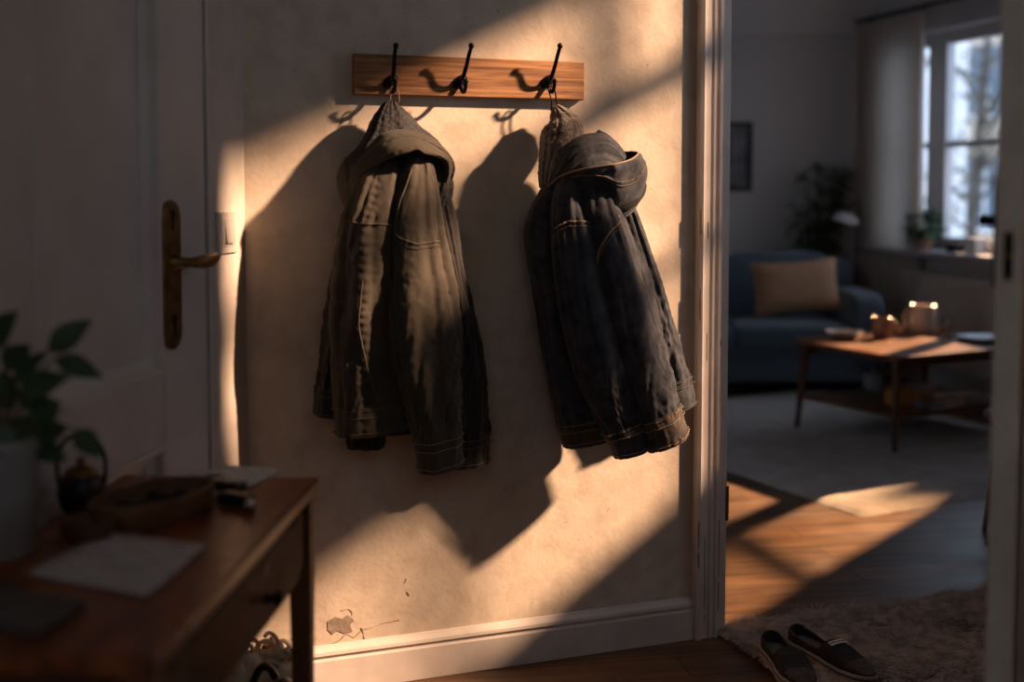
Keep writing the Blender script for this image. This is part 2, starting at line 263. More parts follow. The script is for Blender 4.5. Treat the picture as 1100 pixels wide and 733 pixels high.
# ------------------------------------------------------------------ object helpers
ORG = {}
def thing(name, label, cat, loc, group=None):
    o = bpy.data.objects.new(name, None); COL.objects.link(o); o.location = loc; o.empty_display_size = 0.05
    o['label'] = label; o['category'] = cat
    if group: o['group'] = group
    ORG[o] = V(loc); return o
def tag(o, label, cat, group=None):
    o['label'] = label; o['category'] = cat
    if group: o['group'] = group
    return o
class MB:
    def __init__(s): s.v = []; s.f = []
    def add(s, vs, fs):
        k = len(s.v); s.v += [tuple(v) for v in vs]; s.f += [tuple(i+k for i in f) for f in fs]; return s
    def obox(s, c, ax, ay, az):      # half axis vectors
        c = V(c); ax = V(ax); ay = V(ay); az = V(az)
        vs = [c+ax*i+ay*j+az*k for k in (-1, 1) for j in (-1, 1) for i in (-1, 1)]
        fs = [(0,2,3,1), (4,5,7,6), (0,1,5,4), (2,6,7,3), (0,4,6,2), (1,3,7,5)]
        if ax.cross(ay).dot(az) < 0: fs = [f[::-1] for f in fs]
        return s.add(vs, fs)
    def box(s, c, size, rotz=0.0):
        cz, sz = math.cos(rotz), math.sin(rotz)
        return s.obox(c, V((cz, sz, 0))*size[0]/2, V((-sz, cz, 0))*size[1]/2, V((0, 0, size[2]/2)))
    def rings(s, rings, cap0=True, cap1=True, closed=True):
        n = len(rings[0]); vs = [p for r in rings for p in r]; fs = []
        for i in range(len(rings)-1):
            for j in range(n if closed else n-1):
                a = i*n+j; b = i*n+(j+1) % n; fs.append((a, b, b+n, a+n))
        if cap0: fs.append(tuple(range(n))[::-1])
        if cap1: fs.append(tuple((len(rings)-1)*n+j for j in range(n)))
        return s.add(vs, fs)
    def lathe(s, prof, c, segs=40, axis=None, sx=1.0, sy=1.0, rot=0.0):
        c = V(c); rs = []
        z = V(axis).normalized() if axis else V((0, 0, 1))
        x = z.orthogonal().normalized() if axis else V((math.cos(rot), math.sin(rot), 0)); y = z.cross(x)
        for r, h in prof:
            r = max(r, 1e-4)
            rs.append([c + z*h + x*(r*sx*math.cos(2*math.pi*j/segs)) + y*(r*sy*math.sin(2*math.pi*j/segs)) for j in range(segs)])
        return s.rings(rs)
    def sweep(s, pts, rad, segs=10, sub=6, flat=None):
        P = catmull([V(p) for p in pts], sub) if len(pts) > 2 and sub > 1 else [V(p) for p in pts]
        n = len(P); rs = []; up = None
        for i in range(n):
            T = (P[min(i+1, n-1)]-P[max(i-1, 0)]).normalized()
            if up is None: up = T.orthogonal().normalized()
            up = (up-T*up.dot(T)).normalized(); w = T.cross(up)
            r = rad(i/(n-1)) if callable(rad) else rad
            rs.append([P[i]+up*(r*math.cos(2*math.pi*j/segs))+w*(r*math.sin(2*math.pi*j/segs)) for j in range(segs)])
        return s.rings(rs)
    def superq(s, c, size, e1=0.3, e2=0.3, rotz=0.0, nu=28, nv=18, fn=None, rotx=0.0):
        f = lambda x, e: math.copysign(abs(x)**e, x)
        mt = Matrix.Rotation(rotz, 3, 'Z') @ Matrix.Rotation(rotx, 3, 'X'); rs = []
        for i in range(nv+1):
            ph = -math.pi/2+math.pi*i/nv; r = []
            for j in range(nu):
                th = 2*math.pi*j/nu
                p = V((f(math.cos(ph), e1)*f(math.cos(th), e2)*size[0]/2, f(math.cos(ph), e1)*f(math.sin(th), e2)*size[1]/2, f(math.sin(ph), e1)*size[2]/2))
                if fn: p = fn(p)
                r.append(mt @ p + V(c))
            rs.append(r)
        return s.rings(rs, False, False)
    def leaf(s, base, d, length, width, up=V((0, 0, 1)), droop=0.25, n=6):
        d = V(d).normalized(); side = d.cross(up)
        if side.length < 1e-3: side = d.orthogonal()
        side.normalize(); nn = side.cross(d).normalized(); vs = []; fs = []
        for i in range(n+1):
            t = i/n; w = width*math.sin(math.pi*min(1, t**0.8))*0.5 + 0.0008
            c = V(base)+d*(length*t)-nn*(droop*length*t*t)
            vs += [c-side*w+nn*(w*0.25), c, c+side*w+nn*(w*0.25)]
        for i in range(n):
            for j in (0, 1):
                a = i*3+j; fs.append((a, a+1, a+4, a+3))
        return s.add(vs, fs)
    def build(s, name, m, parent=None, smooth=True, bevel=0.0, seg=2, subsurf=0, solid=0.0, kind=None, angle=40):
        org = V((0, 0, 0))
        if parent is not None: org = ORG[parent]
        else:
            xs = [v[0] for v in s.v]; ys = [v[1] for v in s.v]; zs = [v[2] for v in s.v]
            org = V(((min(xs)+max(xs))/2, (min(ys)+max(ys))/2, min(zs)))
        me = bpy.data.meshes.new(name); me.from_pydata([(v[0]-org.x, v[1]-org.y, v[2]-org.z) for v in s.v], [], s.f); me.update()
        o = bpy.data.objects.new(name, me); COL.objects.link(o); me.materials.append(m)
        if parent is not None: o.parent = parent
        else: o.location = org
        ORG[o] = org
        if smooth:
            for p in me.polygons: p.use_smooth = True
        if solid:
            md = o.modifiers.new('solid', 'SOLIDIFY'); md.thickness = solid; md.offset = 0
        if bevel:
            md = o.modifiers.new('bevel', 'BEVEL'); md.width = bevel; md.segments = seg; md.limit_method = 'ANGLE'; md.angle_limit = R(angle); md.harden_normals = True
        if subsurf:
            md = o.modifiers.new('sub', 'SUBSURF'); md.levels = subsurf; md.render_levels = subsurf
        if smooth and not bevel and not subsurf:
            me.set_sharp_from_angle(angle=R(50))
        if kind: o['kind'] = kind
        return o
def catmull(P, sub):
    out = []
    for i in range(len(P)-1):
        p0 = P[max(i-1, 0)]; p1 = P[i]; p2 = P[i+1]; p3 = P[min(i+2, len(P)-1)]
        for k in range(sub):
            t = k/sub
            out.append((p1*2 + (p2-p0)*t + (p0*2-p1*5+p2*4-p3)*t*t + (p1*3-p0-p2*3+p3)*t*t*t)*0.5)
    out.append(P[-1].copy()); return out
def struct(o): o['kind'] = 'structure'; return o
def wall_panel(mb, p0, p1, z0, z1, out, thick, openings=()):
    """vertical wall from p0 to p1 with rectangular openings (s0,s1,za,zb); thickness grows along out"""
    p0 = V((p0[0], p0[1], 0)); p1 = V((p1[0], p1[1], 0)); d = (p1-p0); Ln = d.length; d.normalize(); out = V(out)
    out = (out - d*out.dot(d)).normalized()
    def blk(s0, s1, a, b):
        if s1-s0 < 1e-4 or b-a < 1e-4: return
        mb.obox(p0+d*(s0+s1)/2+out*thick/2+V((0, 0, (a+b)/2)), d*(s1-s0)/2, out*thick/2, V((0, 0, (b-a)/2)))
    s = 0.0
    for (a, b, za, zb) in sorted(openings):
        blk(s, a, z0, z1); blk(a, b, z0, za); blk(a, b, zb, z1); s = b
    blk(s, Ln, z0, z1); return mb

# ------------------------------------------------------------------ setting
H = 3.25
U_END = ucoord(WP(743, 600)); JAMB_U = ucoord(WP(768, 600))
plan = [(-1.64, -1.72), (2.06, -1.72), (2.06, 4.3), (4.22, 4.3), (4.06, 4.75), (2.76, 9.12), (-1.64, 9.12)]
struct(MB().rings([[V((x, y, z)) for x, y in plan] for z in (-0.1, 0)]).build('floor', M['floor'], smooth=False))
struct(MB().rings([[V((x, y, z)) for x, y in plan] for z in (H, H+0.1)]).build('ceiling', M['ceil'], smooth=False))
JL = wpos(JAMB_U, 0)                       # left side of the doorway
RJ = V((1.13, 2.70, 0))                    # right side of the doorway
mb = MB(); wall_panel(mb, wpos(-0.08, 0), wpos(JAMB_U+0.008, 0), 0, H, -NW, 0.13); struct(mb.build('wall_back', M['plaster'], smooth=False))
mb = MB(); wall_panel(mb, lpos(-0.1, 0), lpos(5.4, 0), 0, H, -NL, 0.12); struct(mb.build('wall_left', M['plaster_left'], smooth=False))
HL = lpos(5.3, 0)
mb = MB(); wall_panel(mb, HL-V((0.2, 0, 0)), V((2.1, HL.y, 0)), 0, H, (0, -1, 0), 0.12); struct(mb.build('wall_rear', M['plaster_left'], smooth=False))
RC = V((2.0, 1.25, 0))
mb = MB(); wall_panel(mb, RJ+(RJ-RC).normalized()*-0.05, RC, 0, H, (0.86, 0.5, 0), 0.10); wall_panel(mb, RC+V((0,0.1,0)), V((2.0, HL.y-0.1, 0)), 0, H, (1, 0, 0), 0.12)
struct(mb.build('wall_right', M['plaster_left'], smooth=False))
# head of the doorway, between the two jambs
mb = MB(); wall_panel(mb, JL, RJ, 2.5, H, (0.88, 0.47, 0), 0.12); struct(mb.build('wall_lintel', M['plaster_left'], smooth=False))
# living room shell
WIN_P = V((2.6, 9.0, 0)); WIN_D = V((0.3, -1, 0)).normalized(); WIN_N = V((-WIN_D.y, WIN_D.x, 0))
if WIN_N.x > 0: WIN_N = -WIN_N             # towards the room
def wd(px): # distance along the window wall seen at image column px
    k = (px-CX)/F; return (k*WIN_P.y-WIN_P.x)/(WIN_D.x-k*WIN_D.y)
def winpos(s, z, off=0.0): return WIN_P + WIN_D*s + WIN_N*off + V((0, 0, z))
W0 = wd(992)-0.42; W1 = W0+1.95; WZ0, WZ1 = 0.93, 2.40
mb = MB(); wall_panel(mb, WIN_P-WIN_D*0.1, winpos(4.75, 0), 0, H, -WIN_N, 0.22, [(W0+0.1, W1+0.1, WZ0, WZ1)])
struct(mb.build('wall_window', M['living_wall'], smooth=False))
mb = MB(); wall_panel(mb, (-1.6, 9.0), (2.9, 9.0), 0, H, (0, 1, 0), 0.15); struct(mb.build('wall_far', M['living_wall'], smooth=False))
mb = MB(); wall_panel(mb, (-1.5, 3.0), (-1.5, 9.1), 0, H, (-1, 0, 0), 0.15); struct(mb.build('wall_west', M['living_wall'], smooth=False))
SUNW = (2.52, 3.33, 1.45, 2.97)            # window in the near side wall of the living room
mb = MB(); wall_panel(mb, (2.0, 1.25), (2.0, 4.5), 0, H, (1, 0, 0), 0.10, [(SUNW[0]-1.25, SUNW[1]-1.25, SUNW[2], SUNW[3])])
struct(mb.build('wall_side', M['living_wall'], smooth=False))
mb = MB(); wall_panel(mb, (2.0, 4.4), (4.2, 4.4), 0, H, (0, -1, 0), 0.15); struct(mb.build('wall_niche', M['living_wall'], smooth=False))
# cove under the living room ceiling
mb = MB()
mb.add([(-1.5, 9.0, 2.47), (2.75, 9.0, 2.47), (2.75, 8.97, 2.47), (-1.5, 8.97, 2.47), (-1.5, 9.0, H), (2.75, 9.0, H), (2.75, 8.72, H), (-1.5, 8.72, H), (-1.5, 8.90, 2.62), (2.75, 8.90, 2.62)],
       [(0, 1, 2, 3), (4, 7, 6, 5), (3, 2, 9, 8), (8, 9, 6, 7), (0, 4, 5, 1), (0, 3, 8, 7, 4), (1, 5, 6, 9, 2)])
struct(mb.build('trim_1', M['ceil'], smooth=False))

# baseboard on the coat wall
def profile_run(mb, prof, p0, p1, nrm):
    """extrude a (out, z) profile from p0 to p1"""
    mb.rings([[p0+nrm*o+V((0, 0, z)) for o, z in prof], [p1+nrm*o+V((0, 0, z)) for o, z in prof]])
bprof = [(0, 0), (BASE_T, 0), (BASE_T, 0.088), (0.014, 0.092), (0.014, 0.098), (0.020, 0.103), (0.018, 0.112), (0.009, 0.122), (0.005, 0.128), (0, 0.128)]
mb = MB(); profile_run(mb, bprof, wpos(0, 0), wpos(U_END, 0), NW); struct(mb.build('baseboard_back', M['trim'], smooth=False, bevel=0.0015))
mb = MB(); profile_run(mb, bprof, lpos(0, 0), lpos(0.34, 0), NL); struct(mb.build('baseboard_left', M['trim'], smooth=False, bevel=0.0015))
bprof2 = [(0, 0), (0.02, 0), (0.02, 0.11), (0.01, 0.13), (0, 0.13)]
mb = MB(); profile_run(mb, bprof2, V((-1.5, 9.0, 0)), V((2.6, 9.0, 0)), V((0, -1, 0))); struct(mb.build('baseboard_far', M['trim'], smooth=False))
# doorway casing on the coat wall + jamb lining
cw = JAMB_U-U_END
mb = MB()
cprof = [(0, 0), (0, .028), (.14, .034), (.2, .030), (.24, .030), (.28, .024), (.52, .022), (.58, .027), (.66, .027), (.70, .020), (.78, .020), (.84, .026), (.96, .026), (1.0, .020), (1.0, 0)]
mb.rings([[wpos(U_END+cw*a, z, o) for a, o in cprof] for z in (0, H)])
struct(mb.build('trim_2', M['trim'], smooth=False, bevel=0.001))
mb = MB()
mb.obox(wpos(JAMB_U+0.014, H/2, -0.055), UW*0.014, NW*0.072, V((0, 0, H/2)))
mb.obox(wpos(JAMB_U+0.034, H/2, -0.085), UW*0.010, NW*0.022, V((0, 0, H/2)))
tr3 = struct(mb.build('trim_3', M['trim'], smooth=False, bevel=0.002))
# hinge leaf in the lining
pz = WP(772, 540).z
mb = MB(); mb.obox(wpos(JAMB_U+0.026, pz, 0.006), UW*0.004, NW*0.010, V((0, 0, 0.05))); mb.lathe([(0.006, -0.052), (0.006, 0.052)], wpos(JAMB_U+0.030, pz, 0.016), 12)
mb.build('hinge', M['brass'], tr3)
# chipped paint on the casing
mb = MB(); random.seed(5)
for k in range(16):
    u = U_END+cw*random.choice([.06, .4, .97]); z = random.choice([random.uniform(.05, .35), random.uniform(.6, 1.4)]); hh = random.uniform(.008, .05)
    o = 0.0335 if u < U_END+cw*.2 else (.0232 if u < U_END+cw*.6 else .0262)
    mb.obox(wpos(u, z, o-0.001), UW*random.uniform(.0007, .0016), NW*0.002, V((0, 0, hh)))
mb.build('paint_chip', M['chip'], ORG and bpy.data.objects['trim_2'], smooth=False)

# plaster flakes low on the coat wall: cracks and a bare patch
def crack(pts, r):
    mb = MB(); P_ = catmull([WP(px, py, 0.0004) for px, py in pts], 5)
    P_ = [p+V((0, 0, .004*noise.noise(p*60)))+UW*.004*noise.noise(p*60+V((5, 5, 5))) for p in P_]
    mb.sweep(P_, lambda t: r*.75*(.25+abs(math.sin(t*9+len(pts)))), 6, 1); return mb
wb = bpy.data.objects['wall_back']
cr = [([(338, 712), (350, 694), (362, 690), (372, 682), (379, 685), (388, 678), (402, 673), (430, 666)], .0012), ([(388, 674), (391, 684), (392, 691), (395, 692)], .0016), ([(366, 656), (376, 655), (378, 662), (371, 665), (380, 668)], .0012),
      ([(314, 699), (323, 694), (333, 690), (340, 686)], .0013), ([(436, 622), (434, 626)], .0018), ([(437, 636), (440, 640)], .002), ([(300, 690), (312, 688), (318, 684)], .0012)]
for pts, r in cr: crack(pts, r).build('crack', M['chip'], wb)
mb = MB()
pat = [(352, 668), (360, 663), (368, 665), (373, 661), (380, 666), (376, 672), (379, 679), (370, 681), (363, 678), (357, 682), (352, 677)]
mb.rings([[WP(x, y, -0.001) for x, y in pat], [WP(x, y, 0.0015) for x, y in pat]])
mb.build('bare_patch', mat('bare_plaster', (0.25, 0.195, 0.145), 0.9, var=0.2, vscale=50, bump=0.6, bscale=80), wb, smooth=False)

# ------------------------------------------------------------------ front door in the left wall
s_edge = scoord(LW(205, 250)); s_st = scoord(LW(157, 250)); D_W = 0.92
def zL(px, py): return LW(px, py).z
z_pb = zL(157, 405); z_lt = zL(160, 478)
DT = 0.012                                   # panel plane
door = thing('door_1', '', 'door', lpos(s_edge+D_W/2, 0, 0.0)); del door['label']; del door['category']; door['kind'] = 'structure'
mb = MB(); mb.obox(lpos(s_edge+D_W/2, 1.03, -0.006), AL*(D_W/2), NL*0.012, V((0, 0, 1.03)))
mb.build('panel', M['door'], door, smooth=False)
mb = MB(); T0 = 0.030
def rail(sa, sb, za, zb): mb.obox(lpos((sa+sb)/2, (za+zb)/2, T0/2+0.006), AL*(abs(sb-sa)/2), NL*(T0/2), V((0, 0, (zb-za)/2)))
sw = s_st-s_edge
rail(s_edge, s_st, 0, 2.06); rail(s_edge+D_W-sw, s_edge+D_W, 0, 2.06)
rail(s_st, s_edge+D_W-sw, 1.90, 2.06); rail(s_st, s_edge+D_W-sw, z_lt, z_pb); rail(s_st, s_edge+D_W-sw, 0, 0.2)
mb.build('frame', M['door'], door, smooth=False, bevel=0.003)
mb = MB()
def mould(sa, sb, za, zb):
    pr = [(0.0, 0.005), (0.0, 0.036), (0.006, 0.041), (0.014, 0.037), (0.018, 0.026), (0.022, 0.020), (0.042, 0.011), (0.044, 0.005)]
    def corner(o): return [(sa+o, za+o), (sb-o, za+o), (sb-o, zb-o), (sa+o, zb-o)]
    cs = [[lpos(*corner(o)[k], h) for o, h in pr] for k in range(4)]; cs.append(cs[0])
    mb.rings(cs, False, False, closed=False)
mould(s_st, s_edge+D_W-sw, z_pb, 1.90); mould(s_st, s_edge+D_W-sw, 0.2, z_lt)
mb.build('moulding', M['door'], door, smooth=False)
# frame strip beside the door
s_fr = scoord(LW(216, 250))
mb = MB()
mb.obox(lpos((s_edge+s_fr)/2+0.004, H/2, 0.008), AL*((s_edge-s_fr)/2-0.002), NL*0.010, V((0, 0, H/2)))
mb.obox(lpos(s_edge-0.020, H/2, 0.015), AL*0.006, NL*0.024, V((0, 0, H/2)))
struct(mb.build('trim_4', M['door'], smooth=False, bevel=0.003))
# handle set
pc = LW(182, 295, T0+0.006); sc_ = scoord(pc); zc = pc.z
hz0, hz1 = LW(183, 376, .036).z, LW(183, 215, .036).z
dh = thing('door_handle', 'old brass door handle on a long plate with keyholes', 'door handle', lpos(sc_, zc, 0)); del dh['label']; del dh['category']
dh.parent = door; dh.location = ORG[dh]-ORG[door]
def capsule(mb, w, za, zb, off0, off1, s0=sc_):
    pts = []
    for k in range(13): a = math.pi*k/12; pts.append((s0+w*math.cos(a), zb-w+w*math.sin(a)))
    for k in range(13): a = math.pi+math.pi*k/12; pts.append((s0+w*math.cos(a), za+w+w*math.sin(a)))
    mb.rings([[lpos(s, z, o) for s, z in pts] for o in (off0, off1)])
    return mb
mb = MB(); capsule(mb, 0.040, hz0, hz1, 0.036, 0.046); mb.build('plate', M['brass'], dh, smooth=False, bevel=0.003)
zl = LW(186, 282, .05).z
mb = MB()
mb.lathe([(0.017, 0), (0.016, 0.012), (0.011, 0.018), (0.0105, 0.045), (0.013, 0.055), (0.010, 0.066), (0, 0.068)], lpos(sc_, zl, 0.044), 24, axis=NL)
mb.sweep([lpos(sc_, zl, 0.098), lpos(sc_-0.03, zl, 0.102), lpos(sc_-0.075, zl+0.001, 0.100), lpos(sc_-0.115, zl+0.006, 0.092)], lambda t: 0.0115+0.004*math.sin(math.pi*min(1, t*1.15)), 14, 8)
mb.build('lever', M['brass'], dh)
for zk in (LW(183, 235, .05).z, LW(183, 350, .05).z):
    mb = MB(); mb.lathe([(0.012, 0), (0.012, 0.0012)], lpos(sc_, zk+0.009, 0.0455), 16, axis=NL); mb.obox(lpos(sc_, zk-0.008, 0.0461), AL*0.0055, NL*0.0006, V((0, 0, 0.018)))
    mb.build('keyhole', M['lining'], dh, smooth=False)

# ------------------------------------------------------------------ light switch
p = LW(242, 250); ss, zs = scoord(p), p.z; hh = 0.5*(LW(242, 228).z-LW(242, 273).z); hwid = abs(scoord(LW(232, 250))-scoord(LW(253, 250)))/2
sw_ = thing('light_switch', 'cream square light switch on the wall beside the door', 'light switch', lpos(ss, zs-hh, 0))
mb = MB(); mb.obox(lpos(ss, zs, 0.0042), AL*hwid, NL*0.0046, V((0, 0, hh))); mb.build('switch_plate', M['switch'], sw_, smooth=False, bevel=0.003)
mb = MB(); mb.obox(lpos(ss, zs, 0.0092), AL*hwid*0.66, NL*0.0012, V((0, 0, hh*0.66))); mb.build('inner_frame', M['switch'], sw_, smooth=False, bevel=0.001)
mb = MB()
a, b_ = hwid*0.42, hh*0.5
vs = [lpos(ss+i*a, zs+j*b_, 0.0104) for j in (-1, 1) for i in (-1, 1)] + [lpos(ss+i*a, zs-b_, 0.017) for i in (-1, 1)] + [lpos(ss+i*a, zs+b_, 0.011) for i in (-1, 1)]
mb.add(vs, [(0, 1, 3, 2), (4, 6, 7, 5), (0, 4, 5, 1), (2, 3, 7, 6), (0, 2, 6, 4), (1, 5, 7, 3)]); mb.build('rocker', M['switch'], sw_, smooth=False)

# ------------------------------------------------------------------ open inner door at the right
dl = V((1.085, 2.68, 0)); de = at_depth(1064, 480, 1.95); de.z = 0
dd = (dl-de); dd.normalize(); dn = V((-dd.y, dd.x, 0))     # dn: left face normal
DL = (dl-de).length; DTK = 0.042
d2 = thing('door_2', '', 'door', (de.x, de.y, 0)); del d2['label']; del d2['category']; d2['kind'] = 'structure'
def dpos(s, z, o): return de + dd*s + dn*o + V((0, 0, z))     # o: 0 left face, negative to the right
mb = MB(); mb.obox(dpos(DL/2, 1.035, -0.014), dd*(DL/2), dn*0.014, V((0, 0, 1.025))); mb.obox(dpos(DL/2+0.006, 1.035, -0.034), dd*(DL/2-0.008), dn*0.007, V((0, 0, 1.02)))
for za, zb in ((0.2, 0.95), (1.12, 1.88)):
    pass
mb.build('leaf', M['door_edge'], d2, smooth=False, bevel=0.002)
zz = at_depth(1088, 275, 1.95).z
mb = MB(); mb.obox(dpos(-0.0005, zz, -0.0195), dd*0.0012, dn*0.0075, V((0, 0, 0.040))); mb.build('lock_plate', M['brass'], d2, smooth=False, bevel=0.0005)
for dz in (0.019, -0.017):
    mb = MB(); mb.obox(dpos(-0.003, zz+dz, -0.0195), dd*0.0028, dn*0.0062, V((0, 0, 0.0145))); mb.build('bolt', M['iron'], d2, smooth=False, bevel=0.001)
zz2 = at_depth(1072, 237, 2.02).z
mb = MB(); mb.obox(dpos(0.06, zz2-0.02, 0.002), dd*0.02, dn*0.003, V((0, 0, 0.09))); mb.lathe([(0.010, 0), (0.009, 0.02)], dpos(0.06, zz2, 0), 14, axis=dn)
mb.sweep([dpos(0.06, zz2, 0.020), dpos(0.10, zz2, 0.022), dpos(0.16, zz2, 0.02)], 0.010, 10, 5); mb.build('door_handle', M['iron'], d2)
# right jamb and its casing
jd = (RC-RJ).normalized(); jn = V((-0.86, -0.5, 0)); jn = (jn-jd*jn.dot(jd)).normalized()
mb = MB(); mb.obox(RJ+jd*0.01+jn*(-0.04)+V((0, 0, H/2)), jd*0.02, jn*0.075, V((0, 0, H/2)))
mb.obox(RJ+jd*0.09+jn*0.012+V((0, 0, H/2)), jd*0.05, jn*0.012, V((0, 0, H/2))); mb.obox(RJ+jd*0.12+jn*0.02+V((0, 0, H/2)), jd*0.02, jn*0.012, V((0, 0, H/2)))
struct(mb.build('trim_5', M['door_edge'], smooth=False, bevel=0.002))

# ------------------------------------------------------------------ windows
def build_window(name, pos, s0, s1, z0, z1, mull_s, bars, depth=-0.10, fw=0.05, sill=None):
    w = thing(name, '', 'window', pos((s0+s1)/2, z0)); del w['label']; del w['category']; w['kind'] = 'structure'
    along = (pos(1, 0)-pos(0, 0)).normalized(); nn = (pos(0, 0, 1)-pos(0, 0, 0)).normalized()
    def bar(mb, sa, sb, za, zb, t=0.03, o=depth): mb.obox(pos((sa+sb)/2, (za+zb)/2, o), along*(abs(sb-sa)/2), nn*t, V((0, 0, abs(zb-za)/2)))
    mb = MB(); bar(mb, s0, s0+fw, z0, z1); bar(mb, s1-fw, s1, z0, z1); bar(mb, s0+fw, s1-fw, z0, z0+fw); bar(mb, s0+fw, s1-fw, z1-fw, z1)
    mb.build('window_frame', M['window'], w, smooth=False, bevel=0.004)
    for sa, sb, za, zb in mull_s:
        mb = MB(); bar(mb, sa, sb, za, zb, 0.032); mb.build('mullion_or_shade_bar', M['window'], w, smooth=False, bevel=0.004)
    for sa, sb, za, zb in bars:
        mb = MB(); bar(mb, sa, sb, za, zb, 0.02); mb.build('glazing_bar', M['window'], w, smooth=False, bevel=0.003)
    mb = MB(); bar(mb, s0+fw*0.6, s1-fw*0.6, z0+fw*0.6, z1-fw*0.6, 0.002); mb.build('pane', M['glass'], w, smooth=False)
    return w, along, nn
sm = wd(1075)
win, al_, nn_ = build_window('window_1', winpos, W0, W1, WZ0, WZ1, [(sm-0.05, sm+0.05, WZ0+.05, WZ1-.05), (wd(984), wd(1003), WZ0+.05, WZ1-.05)],
    [(W0+.05, wd(984), 1.62, 1.66), (wd(1003), sm-.05, 1.62, 1.66), (sm+.05, W1-.05, 1.62, 1.66)], depth=-0.11, fw=0.085)
mb = MB(); mb.obox(winpos((W0+W1)/2-0.02, WZ0-0.02, 0.03), al_*((W1-W0)/2+0.16), nn_*0.13, V((0, 0, 0.02))); mb.build('window_sill', M['window'], win, smooth=False, bevel=0.006)
mb = MB()
for a, b in ((W0-0.09, W0+0.0), (W1, W1+0.09)): mb.obox(winpos((a+b)/2, (WZ0+WZ1)/2+.045, 0.012), al_*((b-a)/2), nn_*0.014, V((0, 0, (WZ1-WZ0)/2+0.045)))
mb.obox(winpos((W0+W1)/2, WZ1+0.045, 0.012), al_*((W1-W0)/2), nn_*0.014, V((0, 0, 0.045)))
mb.build('casing', M['window'], win, smooth=False, bevel=0.004)
spos = lambda s, z, off=0.0: V((2.0-off, s, z))
build_window('window_2', spos, SUNW[0], SUNW[1], SUNW[2], SUNW[3], [(3.13, 3.19, 2.64, 2.92), (2.68, 2.97, 1.98, 2.40), (2.93, 2.98, 1.5, 1.98)], [(SUNW[0]+.05, SUNW[1]-.05, 2.58, 2.65), (SUNW[0]+.05, SUNW[1]-.05, 2.12, 2.15)], depth=-0.05, fw=0.05)  # widest block is added to shade the wall below the left jacket

# ------------------------------------------------------------------ coat rack
ua, ub = ucoord(WP(378, 80)), ucoord(WP(624, 88)); zt = WP(500, 63).z; zb = WP(500, 105).z
rack = thing('coat_rack', 'oak board with three black iron coat hooks on the plaster wall', 'coat rack', wpos((ua+ub)/2, zb))
BT = 0.026
mb = MB(); mb.obox(wpos((ua+ub)/2, (zt+zb)/2, BT/2), UW*((ub-ua)/2), NW*(BT/2), V((0, 0, (zt-zb)/2))); mb.build('backboard', M['rail'], rack, smooth=False, bevel=0.003)
HOOK = []
for px, tilt in ((419, 0.0), (494, 0.012), (588, 0.012)):
    c = WP(px, 88, BT); u = ucoord(c); z = c.z
    mb = MB(); mb.lathe([(0.016, 0), (0.016, 0.004), (0.012, 0.010), (0.008, 0.014), (0, 0.015)], wpos(u, z, BT), 24, axis=NW, sx=1.5, sy=0.95)
    hk = mb.build('hook', M['iron'], rack)
    mb = MB(); top = WP(px+4 if tilt else px, 50, 0.085).z
    mb.sweep([wpos(u, z-0.004, BT+0.008), wpos(u, z+0.010, BT+0.028), wpos(u+tilt*.3, z+0.035, BT+0.043), wpos(u+tilt*.8, z+0.07, BT+0.052), wpos(u+tilt, top, BT+0.062)], lambda t: 0.0062-0.0012*t, 12, 6)
    mb.superq(wpos(u+tilt, top+0.002, BT+0.062), (0.015, 0.015, 0.017), 1, 1); mb.build('upper_prong', M['iron'], hk)
    mb = MB()
    mb.sweep([wpos(u, z-0.006, BT+0.006), wpos(u, z-0.024, BT+0.018), wpos(u, z-0.030, BT+0.036), wpos(u, z-0.018, BT+0.050), wpos(u, z-0.004, BT+0.054)], lambda t: 0.0058-0.001*t, 12, 6)
    mb.superq(wpos(u, z-0.002, BT+0.054), (0.013, 0.013, 0.014), 1, 1); mb.build('lower_prong', M['iron'], hk)
    HOOK.append((u, z))

